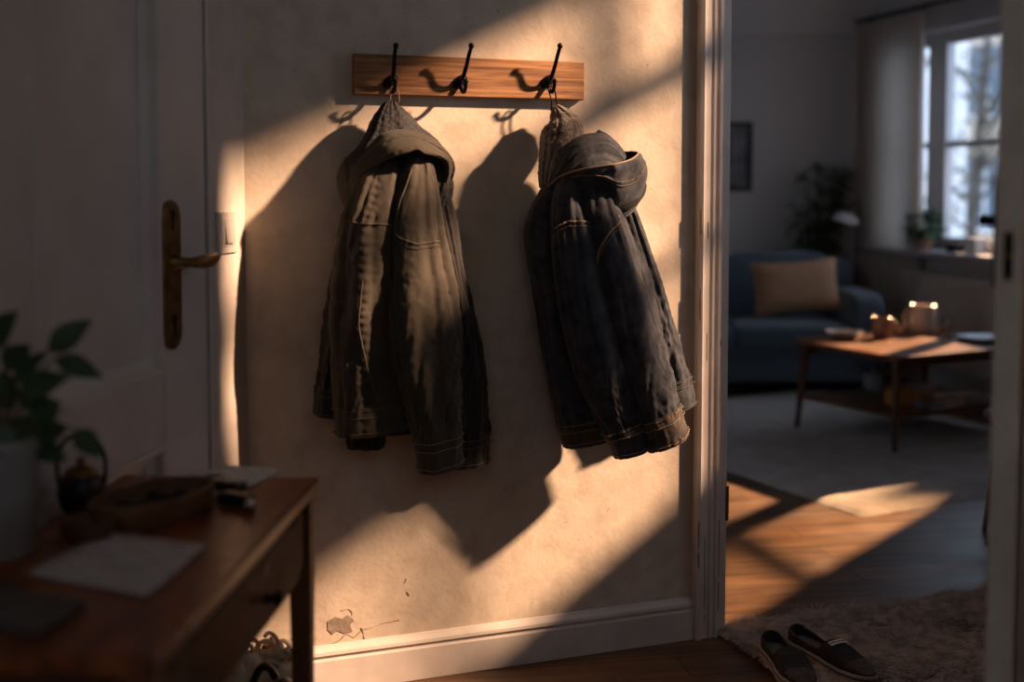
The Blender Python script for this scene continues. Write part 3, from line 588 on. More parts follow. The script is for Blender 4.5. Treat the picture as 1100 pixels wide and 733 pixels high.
# ------------------------------------------------------------------ coats
class Tube:
    """garment tube: keys (px, py, off, half width in px, half depth in m)"""
    def __init__(s, keys, seed=0, nv=170, na=96, ex=0.85, A=(0.010, 0.007, 0.0016), shear=2.0, elbow=None, puck=(), vpuck=()):
        s.puck = puck; s.vpuck = vpuck
        pts = []
        for px, py, off, hw, hd in keys:
            c = WP(px, py, off); pts.append((c, hw*c.y/F/max(0.5, UW.x), hd))
        C = catmull([p[0] for p in pts], 12); HW = catmull([V((p[1], p[2], 0)) for p in pts], 12)
        Ls = [0]
        for i in range(1, len(C)): Ls.append(Ls[-1]+(C[i]-C[i-1]).length)
        s.C = C; s.HW = HW; s.L = Ls; s.seed = seed; s.A = A; s.ex = ex; s.nv = nv; s.na = na; s.shear = shear; s.elbow = elbow
    def frame(s, v):
        t = v*s.L[-1]; i = 0
        lo, hi = 0, len(s.L)-1
        while hi-lo > 1:
            mid = (lo+hi)//2
            if s.L[mid] <= t: lo = mid
            else: hi = mid
        k = (t-s.L[lo])/max(1e-9, s.L[hi]-s.L[lo]); k = max(0, min(1, k))
        c = s.C[lo].lerp(s.C[hi], k); h = s.HW[lo].lerp(s.HW[hi], k)
        T = (s.C[min(hi+1, len(s.C)-1)]-s.C[max(lo-1, 0)]).normalized()
        e2 = (NW-T*NW.dot(T)).normalized(); e1 = T.cross(e2).normalized()
        if e1.dot(UW) < 0 and abs(e1.dot(UW)) > 0.2: pass
        return c, T, e1, e2, h.x, h.y, t
    def pt(s, v, a, grow=0.0, scale=1.0, wr=1.0):
        c, T, e1, e2, hw, hd, t = s.frame(v)
        ca, sa = math.cos(a), math.sin(a); f = lambda x: math.copysign(abs(x)**s.ex, x)
        d = 0.0
        if wr:
            ox, oy = ca*hw, sa*hd
            k = 0.16
            if s.elbow: k += 1.1*math.exp(-((v-s.elbow[0])/s.elbow[1])**2)
            k += 0.7*math.exp(-((v-0.87)/0.07)**2)
            d += noise.noise(V((ca*1.2+s.seed*3.1, sa*1.2, t*3.0)))*s.A[0]*1.3
            n1 = noise.noise(V((ca*1.9+s.seed, sa*1.9+t*.6, t*2.2-ca*.5))); d += (math.sqrt(min(abs(n1), .32)**2+.004)-.16)*s.A[0]*2.6
            w_ = ca*s.shear*1.1+.6*noise.noise(V((ca*1.5, sa*1.5, t*6+s.seed)))
            sm = lambda n, m: math.sqrt(min(abs(n), m)**2+.0012)-m*.5
            n2 = noise.noise(V((ca*1.0+s.seed, sa*1.0, t*13.0-w_*1.3))); d += sm(n2, .30)*s.A[1]*2.0*k
            n3 = noise.noise(V((ca*1.6+s.seed*2, sa*1.6, t*24.0+w_*2.2))); d += sm(n3, .30)*s.A[1]*.7*k
            for vc in s.puck: d += .0019*math.sin(a*30+3*noise.noise(V((a*2, s.seed, 1))))*math.exp(-((v-vc)/.016)**2)
            for ac in s.vpuck:
                da = (a-ac+math.pi) % (2*math.pi)-math.pi
                d += .0017*math.sin(t*290+4*noise.noise(V((t*12, s.seed, 2))))*math.exp(-(da/.13)**2)
            d += noise.noise(V((ca*hw*70, sa*hd*70+s.seed, t*70)))*s.A[2]*.7+noise.noise(V((ca*hw*190, sa*hd*190+s.seed, t*150)))*s.A[2]*.35
        p = c + e1*(f(ca)*hw*scale) + e2*(f(sa)*hd*scale) + (e1*ca+e2*sa)*(d*wr+grow)
        o = (p-CORNER).dot(NW)
        if o < 0.006: p = p + NW*(0.006-o)
        return p
    def mesh(s, v0=0.0, v1=1.0, grow=0.0, inner1=False, inner0=False, wr=1.0, nv=None, inner_depth=0.12):
        nv = nv or max(6, int(s.nv*(v1-v0))); mb = MB(); rs = []
        A = [2*math.pi*j/s.na for j in range(s.na)]
        if inner0:
            rs.append([s.pt(min(1, v0+inner_depth), a, grow-0.006, 0.94, wr) for a in A]); rs.append([s.pt(v0, a, grow-0.005, 0.96, wr) for a in A])
        for i in range(nv+1):
            v = v0+(v1-v0)*i/nv; rs.append([s.pt(v, a, grow, 1.0, wr) for a in A])
        if inner1:
            rs.append([s.pt(v1, a, grow-0.005, 0.97, wr) for a in A]); rs.append([s.pt(max(0, v1-inner_depth), a, grow-0.006, 0.92, wr) for a in A])
        mb.rings(rs); return mb
    def seam(s, path, r=0.0016, grow=0.0015, n=40):
        pts = []
        for i in range(n+1):
            t = i/n*(len(path)-1); k = min(int(t), len(path)-2); w = t-k
            v = path[k][0]*(1-w)+path[k+1][0]*w; a = path[k][1]*(1-w)+path[k+1][1]*w
            pts.append(s.pt(v, a, grow))
        mb = MB(); mb.sweep(pts, r, 6, 1); return mb
    def stitches(s, path, r=0.0011, grow=0.0016, n=60):
        mb = MB()
        for i in range(n):
            q = []
            for w0 in (i/n, (i+0.62)/n):
                t = w0*(len(path)-1); k = min(int(t), len(path)-2); w = t-k
                q.append(s.pt(path[k][0]*(1-w)+path[k+1][0]*w, path[k][1]*(1-w)+path[k+1][1]*w, grow))
            mb.sweep(q, r, 5, 1)
        return mb
FR = math.pi/2                 # angle facing the room
def garment(t, name, m, root, open_end=True, cuff=None, cuff_m=None, cuff_name='cuff', stitch=None, lining=True, wr_c=0.6):
    o = t.mesh(0, cuff[0] if cuff else 1.0, inner1=open_end and not cuff).build(name, m, root)
    if cuff:
        c = t.mesh(cuff[0]-0.012, 1.0, grow=0.004, inner1=True, inner0=True, wr=wr_c, nv=26).build(cuff_name, cuff_m or m, o)
        if stitch:
            for k, vv in enumerate((cuff[0]-0.004, cuff[0]+0.022, 0.985)):
                s2 = t.seam([(vv, -0.25), (vv, FR), (vv, math.pi+.25)], 0.0011, 0.0062 if k else 0.005).build('seam', stitch, c)
    return o

def sheet(top, low, bulge, back=.04, K=30, sub=8, amp=.004, seed=0, ridges=(), drop=2.0):
    """cloth band between two edge lines with a rolled lower lip that turns back inside"""
    A_ = catmull([WP(*p) for p in top], sub); B_ = catmull([WP(*p) for p in low], sub); n = len(A_); mb = MB(); rs = []
    for i in range(n):
        r = []; t = i/(n-1); T = (A_[min(i+1, n-1)]-A_[max(i-1, 0)]).normalized(); bl = bulge(t) if callable(bulge) else bulge
        q0 = A_[i]-NW*min(back, max(0, (A_[i]-CORNER).dot(NW)-.012)); r.append(q0)
        L_ = (A_[i]-B_[i]).length
        for k in range(K+1):
            w = k/K; p_ = A_[i].lerp(B_[i], w)+NW*(bl*math.sin(math.pi*(.12+.88*w))**.7)
            dd_ = amp*noise.noise(V((t*9+seed, w*2.2, seed)))*1.6+amp*.9*(min(abs(noise.noise(V((t*16+w*2.5+seed, w*2.0, 3)))), .3)-.15)+.0006*noise.noise(V((t*120, w*9, seed)))
            for rw, ra in ridges: dd_ += ra*math.exp(-((w-rw)/.045)**2)*(1+.5*math.sin(t*190))
            r.append(p_+NW*dd_)
        lip = r[-1]; dn_ = (B_[i]-A_[i]).normalized()
        r.append(lip+dn_*.003-NW*.004); r.append(lip+dn_*.001-NW*.010); r.append(lip-dn_*(L_*.35)-NW*min(.03, .4*max(0, (lip-CORNER).dot(NW)-.012)))
        for j, p_ in enumerate(r):
            o_ = (p_-CORNER).dot(NW)
            if o_ < .008: r[j] = p_+NW*(.008-o_)
        rs.append(r)
    mb.rings(rs, False, False, closed=False); mb.rows = rs; mb.K = K; return mb
def row_seam(sh, w, i0, i1, r=.0014, up=.001):
    n = len(sh.rows); k = 1+int(round(w*sh.K)); return MB().sweep([sh.rows[i][k]+NW*up for i in range(int(i0*n), int(i1*n))], r, 6, 1)
def row_stitch(sh, w, i0, i1, r=.0010, up=.0012):
    n = len(sh.rows); k = 1+int(round(w*sh.K)); mb = MB(); P_ = [sh.rows[i][k]+NW*up for i in range(int(i0*n), int(i1*n))]
    for a, b in zip(P_, P_[1:]): mb.sweep([a.lerp(b, .1), a.lerp(b, .42)], r, 5, 1); mb.sweep([a.lerp(b, .6), a.lerp(b, .92)], r, 5, 1)
    return mb
# --- olive jacket on the left hook
c1 = thing('jacket', 'olive green hooded cotton jacket hanging from the left hook, dark quilted hood lining', 'jacket', WP(425, 505, 0.05))
tor = Tube([(424, 172, .075, 20, .05), (426, 205, .08, 40, .062), (427, 260, .08, 50, .065), (430, 330, .085, 60, .068), (434, 400, .085, 66, .066), (434, 462, .085, 64, .06)], 1.3, ex=0.8)
garment(tor, 'body', M['black_cotton'], c1)
t = Tube([(394, 215, .06, 12, .04), (385, 270, .058, 18, .045), (370, 340, .058, 19, .045), (360, 400, .058, 18, .043), (353, 447, .056, 15, .036)], 2.7, elbow=(.6, .25))
garment(t, 'left_sleeve', M['black_cotton'], c1, cuff=(0.88,), stitch=M['thread_dark'])
t = Tube([(462, 205, .06, 14, .045), (472, 250, .06, 16, .048), (484, 330, .06, 20, .05), (496, 410, .06, 23, .05), (500, 460, .06, 22, .046), (502, 500, .058, 19, .038)], 4.1, elbow=(.6, .25))
garment(t, 'side_panel', M['black_cotton'], c1, cuff=(0.90,), cuff_name='hem', stitch=M['thread_dark'])
t = Tube([(393, 440, .10, 22, .03), (393, 462, .10, 21, .03), (392, 482, .098, 19, .024)], 5.5, nv=30)
garment(t, 'back_hem', M['black_cotton'], c1)
lp = Tube([(414, 172, .125, 12, .04), (408, 205, .135, 24, .055), (401, 255, .145, 33, .062), (399, 310, .15, 37, .064), (400, 370, .15, 38, .06), (402, 425, .148, 37, .056), (404, 464, .146, 37, .05)], 3.3, ex=0.8, A=(.010, .006, .0016), elbow=(.5, .4), puck=(.235, .905, .985), vpuck=(1.25,))
lo = garment(lp, 'front_panel', M['olive'], c1, cuff=(0.905,), cuff_name='waistband', stitch=M['thread_dark'])
lp.seam([(0.44, 1.25), (0.60, 1.15), (0.75, 1.35), (0.90, 1.6)], .0022, .001).build('pleat_seam', M['thread_dark'], lo)
lp.stitches([(0.44, 1.19), (0.60, 1.09), (0.75, 1.29), (0.90, 1.54)]).build('stitching', M['thread_dark'], lo)
lp.seam([(0.245, 0.3), (0.25, 1.2), (0.235, 2.0), (0.22, 3.0)], .0022, .0012).build('yoke_seam', M['thread_dark'], lo)
mb = MB(); q = lp.pt(.955, 2.25, 0.004); mb.lathe([(0.0075, 0), (0.0075, 0.003), (0.005, 0.004), (0, 0.004)], q, 16, axis=NW); mb.build('button', M['iron'], lo)
sl = Tube([(448, 168, .13, 12, .04), (447, 205, .15, 22, .055), (446, 255, .17, 29, .065), (450, 310, .185, 34, .07), (455, 365, .195, 35, .068), (461, 415, .198, 31, .062), (468, 455, .196, 25, .052), (471, 480, .194, 22, .047), (473, 502, .190, 22, .045)], 6.4, ex=0.85, A=(.010, .009, .0018), elbow=(.68, .2), puck=(.28, .905, .985), vpuck=(.33,))
so = garment(sl, 'sleeve', M['olive'], c1, cuff=(0.905,), stitch=M['thread'])
sl.seam([(0.06, 1.1), (0.16, 0.75), (0.25, 0.6), (0.27, 0.9), (0.29, 1.4), (0.28, 2.2)], .0024, .0012).build('shoulder_seam', M['thread_dark'], so)
sl.stitches([(0.06, 0.98), (0.16, 0.63), (0.25, 0.48), (0.285, 0.9), (0.305, 1.4), (0.295, 2.2)]).build('stitching', M['thread_dark'], so)
sl.seam([(0.3, .35), (0.55, 0.30), (0.8, .35), (0.9, .4)], .002, .0012).build('side_seam', M['thread_dark'], so)
# hood
hl = Tube([(420, 109, .062, 3, .012), (420, 115, .066, 9, .022), (421, 126, .072, 18, .036), (423, 142, .08, 28, .048), (426, 160, .088, 44, .056), (427, 178, .088, 55, .058), (428, 205, .08, 48, .05)], 8.2, nv=90, na=90, A=(.006, .004, .003))
hlo = hl.mesh().build('hood_lining', M['knit'], c1)
HT = [(382, 236, .055), (373, 222, .06), (367, 204, .065), (366, 188, .07), (371, 175, .08), (384, 163, .095), (398, 152, .11), (417, 141, .125), (439, 140, .13), (462, 148, .125), (480, 163, .11), (487, 177, .09), (486, 190, .08), (481, 207, .07), (475, 224, .06), (469, 243, .055)]
HLw = [(388, 238, .07), (383, 222, .085), (382, 206, .105), (386, 195, .135), (393, 188, .16), (402, 181, .185), (414, 172, .205), (430, 166, .22), (447, 161, .225), (455, 165, .22), (468, 168, .195), (478, 174, .165), (479, 187, .13), (474, 204, .10), (469, 222, .08), (465, 243, .07)]
hsh = sheet(HT, HLw, lambda t: .010+.014*math.sin(math.pi*t), amp=.006, seed=4.2, ridges=((.28, .003), (.36, -.003), (.84, .0022)))
ho = hsh.build('hood', M['olive_dark'], c1)
row_seam(hsh, .33, .2, .8).build('hood_seam', M['thread_dark'], ho); row_stitch(hsh, .24, .22, .78).build('stitching', M['thread_dark'], ho); row_stitch(hsh, .80, .25, .75).build('stitching', M['thread_dark'], ho)
# side lobes inside the hood
t = Tube([(472, 178, .085, 8, .03), (474, 200, .085, 11, .034), (468, 222, .08, 10, .03), (458, 244, .07, 5, .02), (456, 256, .065, 3, .012)], 11.4, nv=50, A=(.004, .005, .003)); t.mesh().build('hood_lining', M['knit'], c1)
t = Tube([(386, 186, .07, 8, .03), (384, 206, .075, 10, .034), (388, 226, .07, 8, .03), (394, 240, .065, 4, .02)], 12.4, nv=50, A=(.004, .005, .003)); t.mesh().build('hood_lining', M['knit'], c1)
u, z = HOOK[0]
mb = MB(); tip = WP(420, 112, .062)
mb.sweep([tip+UW*-.008, wpos(u-.010, z-.05, .066), wpos(u-.008, z-.022, .060), wpos(u, z-.0155, .058), wpos(u+.010, z-.022, .060), wpos(u+.014, z-.05, .064), tip+UW*.012], .0022, 8, 6); mb.build('hanging_loop', M['leather'], c1)

# --- dark denim jacket on the right hook
c2 = thing('jacket', 'faded black denim jacket with brown pile hood lining hanging from the right hook', 'jacket', WP(655, 485, 0.05))
tor = Tube([(600, 190, .075, 8, .035), (598, 215, .085, 20, .05), (598, 248, .09, 31, .058), (606, 300, .095, 32, .06), (616, 370, .098, 32, .06), (627, 430, .098, 31, .058), (634, 474, .098, 27, .05)], 21.3, ex=.8, A=(.008, .006, .0016), puck=(.915, .98), vpuck=(2.3,))
to = garment(tor, 'body', M['denim'], c2, cuff=(0.915,), cuff_m=M['denim_edge'], cuff_name='waistband', stitch=M['thread'])
mb = MB(); q = tor.pt(.958, 2.1, .006); mb.obox(q, UW*.0085, NW*.0015, V((0, 0, .0095))); mb.build('leather_patch', M['leather'], to, smooth=False, bevel=.001)
tor.seam([(0.08, 2.75), (0.2, 2.75), (0.34, 2.85), (0.5, 2.7)], .0028, .001).build('piping', M['thread'], to)
tor.stitches([(0.45, 2.25), (0.6, 2.3), (0.75, 2.2), (0.9, 2.2)]).build('stitching', M['thread'], to)
tor.seam([(0.45, 2.35), (0.6, 2.4), (0.75, 2.3), (0.9, 2.3)], .0022, .001).build('placket_seam', M['thread_dark'], to)
t = Tube([(664, 215, .07, 12, .04), (680, 270, .075, 16, .048), (696, 330, .078, 20, .052), (712, 395, .08, 23, .05), (724, 440, .08, 21, .044)], 24.7, elbow=(.7, .25))
garment(t, 'side_panel', M['denim'], c2, cuff=(0.87,), cuff_name='hem', stitch=M['thread_dark'])
sl = Tube([(612, 192, .14, 10, .04), (612, 222, .155, 18, .055), (620, 270, .175, 26, .064), (630, 325, .187, 30, .068), (645, 380, .19, 32, .066), (662, 425, .188, 29, .058), (674, 458, .185, 24, .05), (681, 484, .18, 20, .042)], 26.1, ex=.85, A=(.010, .008, .0018), elbow=(.75, .2), puck=(.165, .895, .985), vpuck=(.4,))
so = garment(sl, 'sleeve', M['denim'], c2, cuff=(0.895,), cuff_m=M['denim'], stitch=M['thread'])
sl.seam([(0.17, 0.3), (0.155, 1.0), (0.165, 1.8), (0.2, 2.6)], .0026, .0012).build('shoulder_seam', M['thread'], so)
sl.stitches([(0.185, 0.3), (0.17, 1.0), (0.18, 1.8), (0.215, 2.6)], n=34).build('stitching', M['thread'], so)
sl2 = Tube([(636, 190, .155, 10, .04), (640, 222, .175, 19, .056), (652, 270, .195, 25, .065), (667, 325, .21, 28, .068), (683, 375, .215, 28, .066), (697, 418, .214, 25, .06), (706, 446, .212, 22, .054), (716, 474, .208, 22, .05)], 28.9, ex=.85, A=(.010, .009, .0018), elbow=(.78, .2), puck=(.24, .89, .94, .985), vpuck=(.3,))
so = garment(sl2, 'sleeve', M['denim'], c2, cuff=(0.89,), cuff_m=M['denim_edge'], stitch=M['thread'])
sl2.seam([(0.16, 2.4), (0.20, 1.6), (0.26, 0.9), (0.34, 0.35)], .003, .0014).build('shoulder_seam', M['thread'], so)
sl2.stitches([(0.175, 2.4), (0.215, 1.6), (0.275, 0.9), (0.36, 0.3)], n=34).build('stitching', M['thread'], so)
sl2.seam([(0.4, .3), (0.6, .28), (0.78, .32), (0.88, .35)], .0024, .0012).build('side_seam', M['denim_edge'], so)
# hood
hs = Tube([(596, 115, .06, 3, .014), (599, 121, .066, 7, .026), (604, 132, .076, 15, .042), (604, 145, .085, 21, .052), (598, 164, .085, 17, .048), (591, 183, .08, 11, .036), (586, 204, .07, 5, .022)], 31.2, nv=190, na=160, A=(.007, .005, .0045))
hs.mesh().build('hood_lining', M['sherpa'], c2)
hu = Tube([(592, 204, .10, 5, .02), (604, 190, .115, 12, .04), (621, 173, .135, 20, .056), (640, 166, .142, 21, .058), (655, 171, .138, 15, .05), (666, 178, .13, 8, .03)], 33.3, nv=90, A=(.006, .006, .001))
huo = hu.mesh().build('hood', M['denim'], c2)
hu.seam([(0.2, .25), (0.4, .3), (0.6, .6), (0.75, .9)], .0022, .0012).build('hood_seam', M['thread_dark'], huo)
t = Tube([(640, 145, .125, 5, .024), (650, 154, .14, 8, .034), (660, 166, .14, 9, .034), (667, 178, .13, 6, .024)], 34.4, nv=60, A=(.004, .004, .001)); t.mesh().build('hood_fold', M['denim'], huo)
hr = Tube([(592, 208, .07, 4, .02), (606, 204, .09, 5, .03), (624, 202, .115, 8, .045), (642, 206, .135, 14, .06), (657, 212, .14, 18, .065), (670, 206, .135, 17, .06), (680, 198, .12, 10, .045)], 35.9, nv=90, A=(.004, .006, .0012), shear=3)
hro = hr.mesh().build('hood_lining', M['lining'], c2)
BT_ = [(588, 201, .115), (601, 190, .15), (621, 183, .195), (646, 178.8, .235), (662, 176, .245), (677, 171.6, .23), (685, 166, .205), (684, 163.5, .165), (676, 163, .14), (666, 162, .125), (657, 160, .12)]
BL_ = [(591, 206, .105), (606, 199, .14), (622, 200, .185), (641, 211, .20), (657, 235, .17), (679, 228, .15), (691, 199, .16), (691, 190, .14), (684, 186, .12), (670, 184, .115), (658, 182, .11)]
bsh = sheet(BT_, BL_, lambda t: .008+.030*math.exp(-((t-.5)/.22)**2), back=.006, amp=.010, seed=7.7, ridges=((.08, .002), (.36, .003), (.42, -.002)))
hb2 = bsh.build('hood_brim', M['denim'], c2)
row_seam(bsh, .39, .12, .62).build('hood_seam', M['thread_dark'], hb2); row_stitch(bsh, .34, .14, .6).build('stitching', M['thread'], hb2)
pp = [(p[0], p[1], p[2]+.006+.012*math.exp(-((k/10-.5)/.22)**2)) for k, p in enumerate(BT_[:9])]
mb = MB(); mb.sweep([WP(*p) for p in pp], .0021, 8, 6); mb.build('piping', M['thread'], hb2)
u, z = HOOK[2]; tip = WP(597, 119, .062)
mb = MB(); mb.sweep([tip+UW*-.014, wpos(u-.004, z-.055, .068), wpos(u-.010, z-.022, .060), wpos(u, z-.0155, .058), wpos(u+.008, z-.022, .060), wpos(u+.012, z-.055, .064), tip+UW*.010], .0024, 8, 6); mb.build('hanging_loop', M['iron'], c2)

# ------------------------------------------------------------------ console table
TZ = 0.78
A1 = fl(343, 513, TZ); B1 = fl(172, 700, TZ)
td = (B1-A1); TL = td.length+0.02; td.normalize(); tp = V((td.y, -td.x, 0)).normalized()
if tp.x > 0: tp = -tp
TWD = 0.40
def tpos(s, w, z): return V((A1.x, A1.y, 0)) + td*s + tp*w + V((0, 0, z))
tab = thing('console_table', 'worn reddish wooden console table with a drawer, standing along the door wall', 'table', tpos(TL/2, TWD/2, 0))
mb = MB(); mb.obox(tpos(TL/2, TWD/2, TZ-0.014), td*(TL/2), tp*(TWD/2), V((0, 0, 0.014))); mb.build('tabletop', M['table'], tab, smooth=False, bevel=0.005, seg=3)
AH = 0.155; zb_ = TZ-0.028
mb = MB()
mb.obox(tpos(TL/2, TWD-0.035, zb_-AH/2), td*(TL/2-.07), tp*0.010, V((0, 0, AH/2)))
mb.obox(tpos(0.035, TWD/2, zb_-AH/2), td*0.010, tp*(TWD/2-.06), V((0, 0, AH/2)))
mb.obox(tpos(TL-0.035, TWD/2, zb_-AH/2), td*0.010, tp*(TWD/2-.06), V((0, 0, AH/2)))
mb.obox(tpos(TL/2, 0.032, zb_-0.010), td*(TL/2-.07), tp*0.010, V((0, 0, 0.010))); mb.obox(tpos(TL/2, 0.032, zb_-AH+0.010), td*(TL/2-.07), tp*0.010, V((0, 0, 0.010)))
mb.build('apron', M['drawer'], tab, smooth=False, bevel=.002)
mb = MB(); mb.obox(tpos(TL/2, 0.028, zb_-AH/2), td*(TL/2-.075), tp*0.012, V((0, 0, AH/2-.022))); dr = mb.build('drawer', M['drawer'], tab, smooth=False, bevel=.003)
kp = on_plane(285, 636, tpos(0, 0.016, 0), tp); ks = (kp-V((A1.x, A1.y, 0))).dot(td)
mb = MB(); mb.lathe([(0.010, 0), (0.007, 0.006), (0.006, 0.012), (0.013, 0.020), (0.013, 0.026), (0.007, 0.031), (0, 0.032)], tpos(ks, 0.016, zb_-AH*0.62), 20, axis=-tp); mb.build('knob', M['iron'], dr)
mb = MB(); mb.lathe([(0.010, 0), (0.010, 0.002), (0.004, 0.003), (0, 0.003)], tpos(ks, 0.016, zb_-AH*0.30), 16, axis=-tp); mb.build('keyhole', M['iron'], dr)
for s_, w_ in ((.03, .03), (.03, TWD-.03), (TL-.03, .03), (TL-.03, TWD-.03)):
    mb = MB(); rs = []
    for z_, h_ in ((zb_, .022), (zb_-AH, .022), (zb_-AH-.02, .021), (0.0, .014)): rs.append([tpos(s_+i*h_, w_+j*h_, z_) for i, j in ((-1, -1), (1, -1), (1, 1), (-1, 1))])
    mb.rings(rs[::-1]); mb.build('leg', M['table_leg'], tab, smooth=False, bevel=.002)

# things on the console table
def on_table(px, py): return fl(px, py, TZ)
def quad_sheet(name, corners, z, thick, m, curl=0.0, n=10):
    c = [fl(px, py, z) for px, py in corners]; mb = MB(); vs = []; fs = []
    for i in range(n+1):
        for j in range(n+1):
            a, b = i/n, j/n; p_ = (c[0]*(1-a)+c[1]*a)*(1-b)+(c[3]*(1-a)+c[2]*a)*b
            vs.append(p_+V((0, 0, curl*((a-.4)**2*b+.5*max(0, a-.6)))))
    for i in range(n):
        for j in range(n): k = i*(n+1)+j; fs.append((k, k+1, k+n+2, k+n+1))
    mb.add([v+V((0, 0, thick/2)) for v in vs], fs); return mb.build(name, m, solid=thick)
tag(quad_sheet('letter', [(28, 618), (112, 575), (220, 592), (158, 643)], TZ+.001, .004, M['paper'], .012), 'pale printed letter lying near the front corner of the console table', 'letter')
tag(quad_sheet('leaflet', [(205, 512), (243, 503), (302, 507), (268, 525)], TZ+.001, .005, M['paper2'], .004), 'pale leaflet behind the keys at the far end of the console table', 'paper')
mb = MB(); c = [fl(x, y, TZ) for x, y in ((-60, 662), (10, 640), (92, 655), (40, 690))]
mb.rings([[p_+V((0, 0, .0005)) for p_ in c], [p_+V((0, 0, .014)) for p_ in c]]); tag(mb.build('notebook', M['notebook'], smooth=False, bevel=.002), 'dark grey notebook in front of the plant pot on the console table', 'notebook')
# plant
pc_ = on_table(2, 596)
pl = thing('potted_plant', 'leafy dark green plant in a grey pot on the console table', 'plant', pc_)
mb = MB(); mb.lathe([(.046, 0), (.050, .004), (.060, .165), (.064, .172), (.064, .186), (.059, .188), (.056, .180), (.054, .160), (.03, .158), (0, .158)], pc_, 48); mb.build('pot', M['pot_white'], pl)
mb = MB(); mb.lathe([(.053, .150), (.053, .162), (.03, .166), (0, .167)], pc_, 32); mb.build('soil', M['soil'], pl)
mb = MB(); ms = MB(); random.seed(11); py_ = pc_.y
lv = [(52, 378, 92, 346, 30), (60, 385, 104, 402, 24), (20, 425, 66, 404, 34), (30, 450, 62, 432, 36), (82, 462, 104, 488, 24), (-6, 372, 12, 338, 34), (6, 398, 28, 372, 34), (10, 460, 40, 470, 36), (0, 430, -20, 400, 34),
      (34, 470, 70, 458, 30), (-20, 440, -50, 420, 34), (14, 412, 44, 380, 22), (16, 480, -16, 470, 34), (22, 440, 40, 405, 26), (-10, 400, -40, 380, 30), (40, 480, 66, 492, 24), (10, 440, 2, 400, 30)]
for k, (x0, y0, x1, y1, w_) in enumerate(lv):
    dy = random.uniform(-.05, .05); b0 = at_depth(x0, y0, py_+dy); b1 = at_depth(x1, y1, py_+dy+random.uniform(-.03, .03))
    mb.leaf(b0, b1-b0, (b1-b0).length*1.1, w_*py_/F, up=V((random.uniform(-.3, .3), -1, .6)), droop=.12, n=8)
    root = pc_+V((random.uniform(-.02, .02), random.uniform(-.02, .02), .16))
    ms.sweep([root, root.lerp(b0, .5)+V((0, 0, .03)), b0, b0.lerp(b1, .3)], .0022, 6, 5)
mb.build('foliage', M['leaf'], pl); ms.build('stem', M['stem'], pl)
# oval tray
tc_ = on_table(165, 556)
tr = thing('tray', 'oval wooden tray with raised rim on the console table', 'tray', tc_)
ang = math.atan2(td.y, td.x)+R(-28)
def oval(mb, prof, sx, sy, rot, c): return mb.lathe(prof, c, 56, sx=sx, sy=sy, rot=rot)
mb = MB(); oval(mb, [(.92, 0), (.97, .006), (.99, .02), (1.0, .022), (1.0, .044), (.985, .047), (.93, .047), (.915, .043), (.91, .010), (.5, .008), (0, .008)], .128, .074, ang, tc_); mb.build('tray_body', M['bowl'], tr, bevel=.001)
mb = MB(); random.seed(2)
for k in range(9):
    a = random.uniform(0, 6.28); r_ = random.uniform(0, .6); q = tc_+V((math.cos(ang)*math.cos(a)*r_*.11-math.sin(ang)*math.sin(a)*r_*.06, math.sin(ang)*math.cos(a)*r_*.11+math.cos(ang)*math.sin(a)*r_*.06, .020+.006*(k%3)))
    mb.superq(q, (.05, .03, .024), .8, .8, random.uniform(0, 3), 14, 8)
tag(mb.build('dark_cloth', M['lining']), 'crumpled black cloth lying inside the oval wooden tray', 'cloth')
# small bowl with dark pot beside plant
bc = on_table(97, 580)
bw = MB(); bw.lathe([(.030, 0), (.034, .003), (.042, .030), (.044, .036), (.041, .037), (.038, .031), (.030, .008), (0, .007)], bc, 40)
tag(bw.build('small_bowl', M['bowl2']), 'small brown wooden bowl between plant pot and oval tray', 'bowl')
jc = on_table(82, 566)+V((-.022, .09, 0))
jg = thing('lidded_pot', 'small black pot with arched handle and brass lid behind the plant pot', 'pot', jc)
mb = MB(); mb.lathe([(.026, 0), (.036, .008), (.042, .035), (.038, .060), (.030, .068), (.028, .070), (0, .070)], jc, 36); mb.build('pot_body', M['black_leather'], jg)
mb = MB(); mb.lathe([(.029, .070), (.027, .076), (.012, .084), (.006, .087), (.009, .094), (.006, .100), (0, .101)], jc, 30); mb.build('lid', M['brass'], jg)
mb = MB(); mb.sweep([jc+V((-.040, 0, .05)), jc+V((-.042, 0, .10)), jc+V((-.02, 0, .135)), jc+V((.02, 0, .135)), jc+V((.042, 0, .10)), jc+V((.040, 0, .05))], .004, 10, 8); mb.build('handle', M['iron'], jg)
# keys
kc = on_table(238, 533)
ky = thing('key_bunch', 'bunch of keys with dark fobs on a ring beside the oval tray', 'keys', kc)
def kp3(px, py, z): return fl(px, py, TZ+z)
mb = MB(); pts = [kp3(229+14*math.cos(a), 521+11*math.sin(a), .012+.012*max(0, -math.sin(a))) for a in [2*math.pi*k/16 for k in range(17)]]; mb.sweep(pts, .0024, 8, 3); mb.build('key_ring', M['steel'], ky)
mb = MB(); mb.superq(kp3(254, 536, .013), (.078, .032, .024), .5, .5, R(-28)); fo = mb.build('key_fob', M['black_leather'], ky)
mb = MB(); mb.superq(kp3(268, 543, .014), (.018, .028, .022), .7, .7, R(-28)); mb.build('fob_cap', M['steel'], fo)
mb = MB(); mb.superq(kp3(246, 522, .018), (.070, .028, .020), .5, .5, R(-12)); fo2 = mb.build('key_fob', M['black_leather'], ky)
mb = MB(); mb.lathe([(.0045, 0), (.0045, .003), (0, .0035)], kp3(256, 522, .029), 14, axis=V((.1, -.7, .7))); mb.build('rivet', M['steel'], fo2)
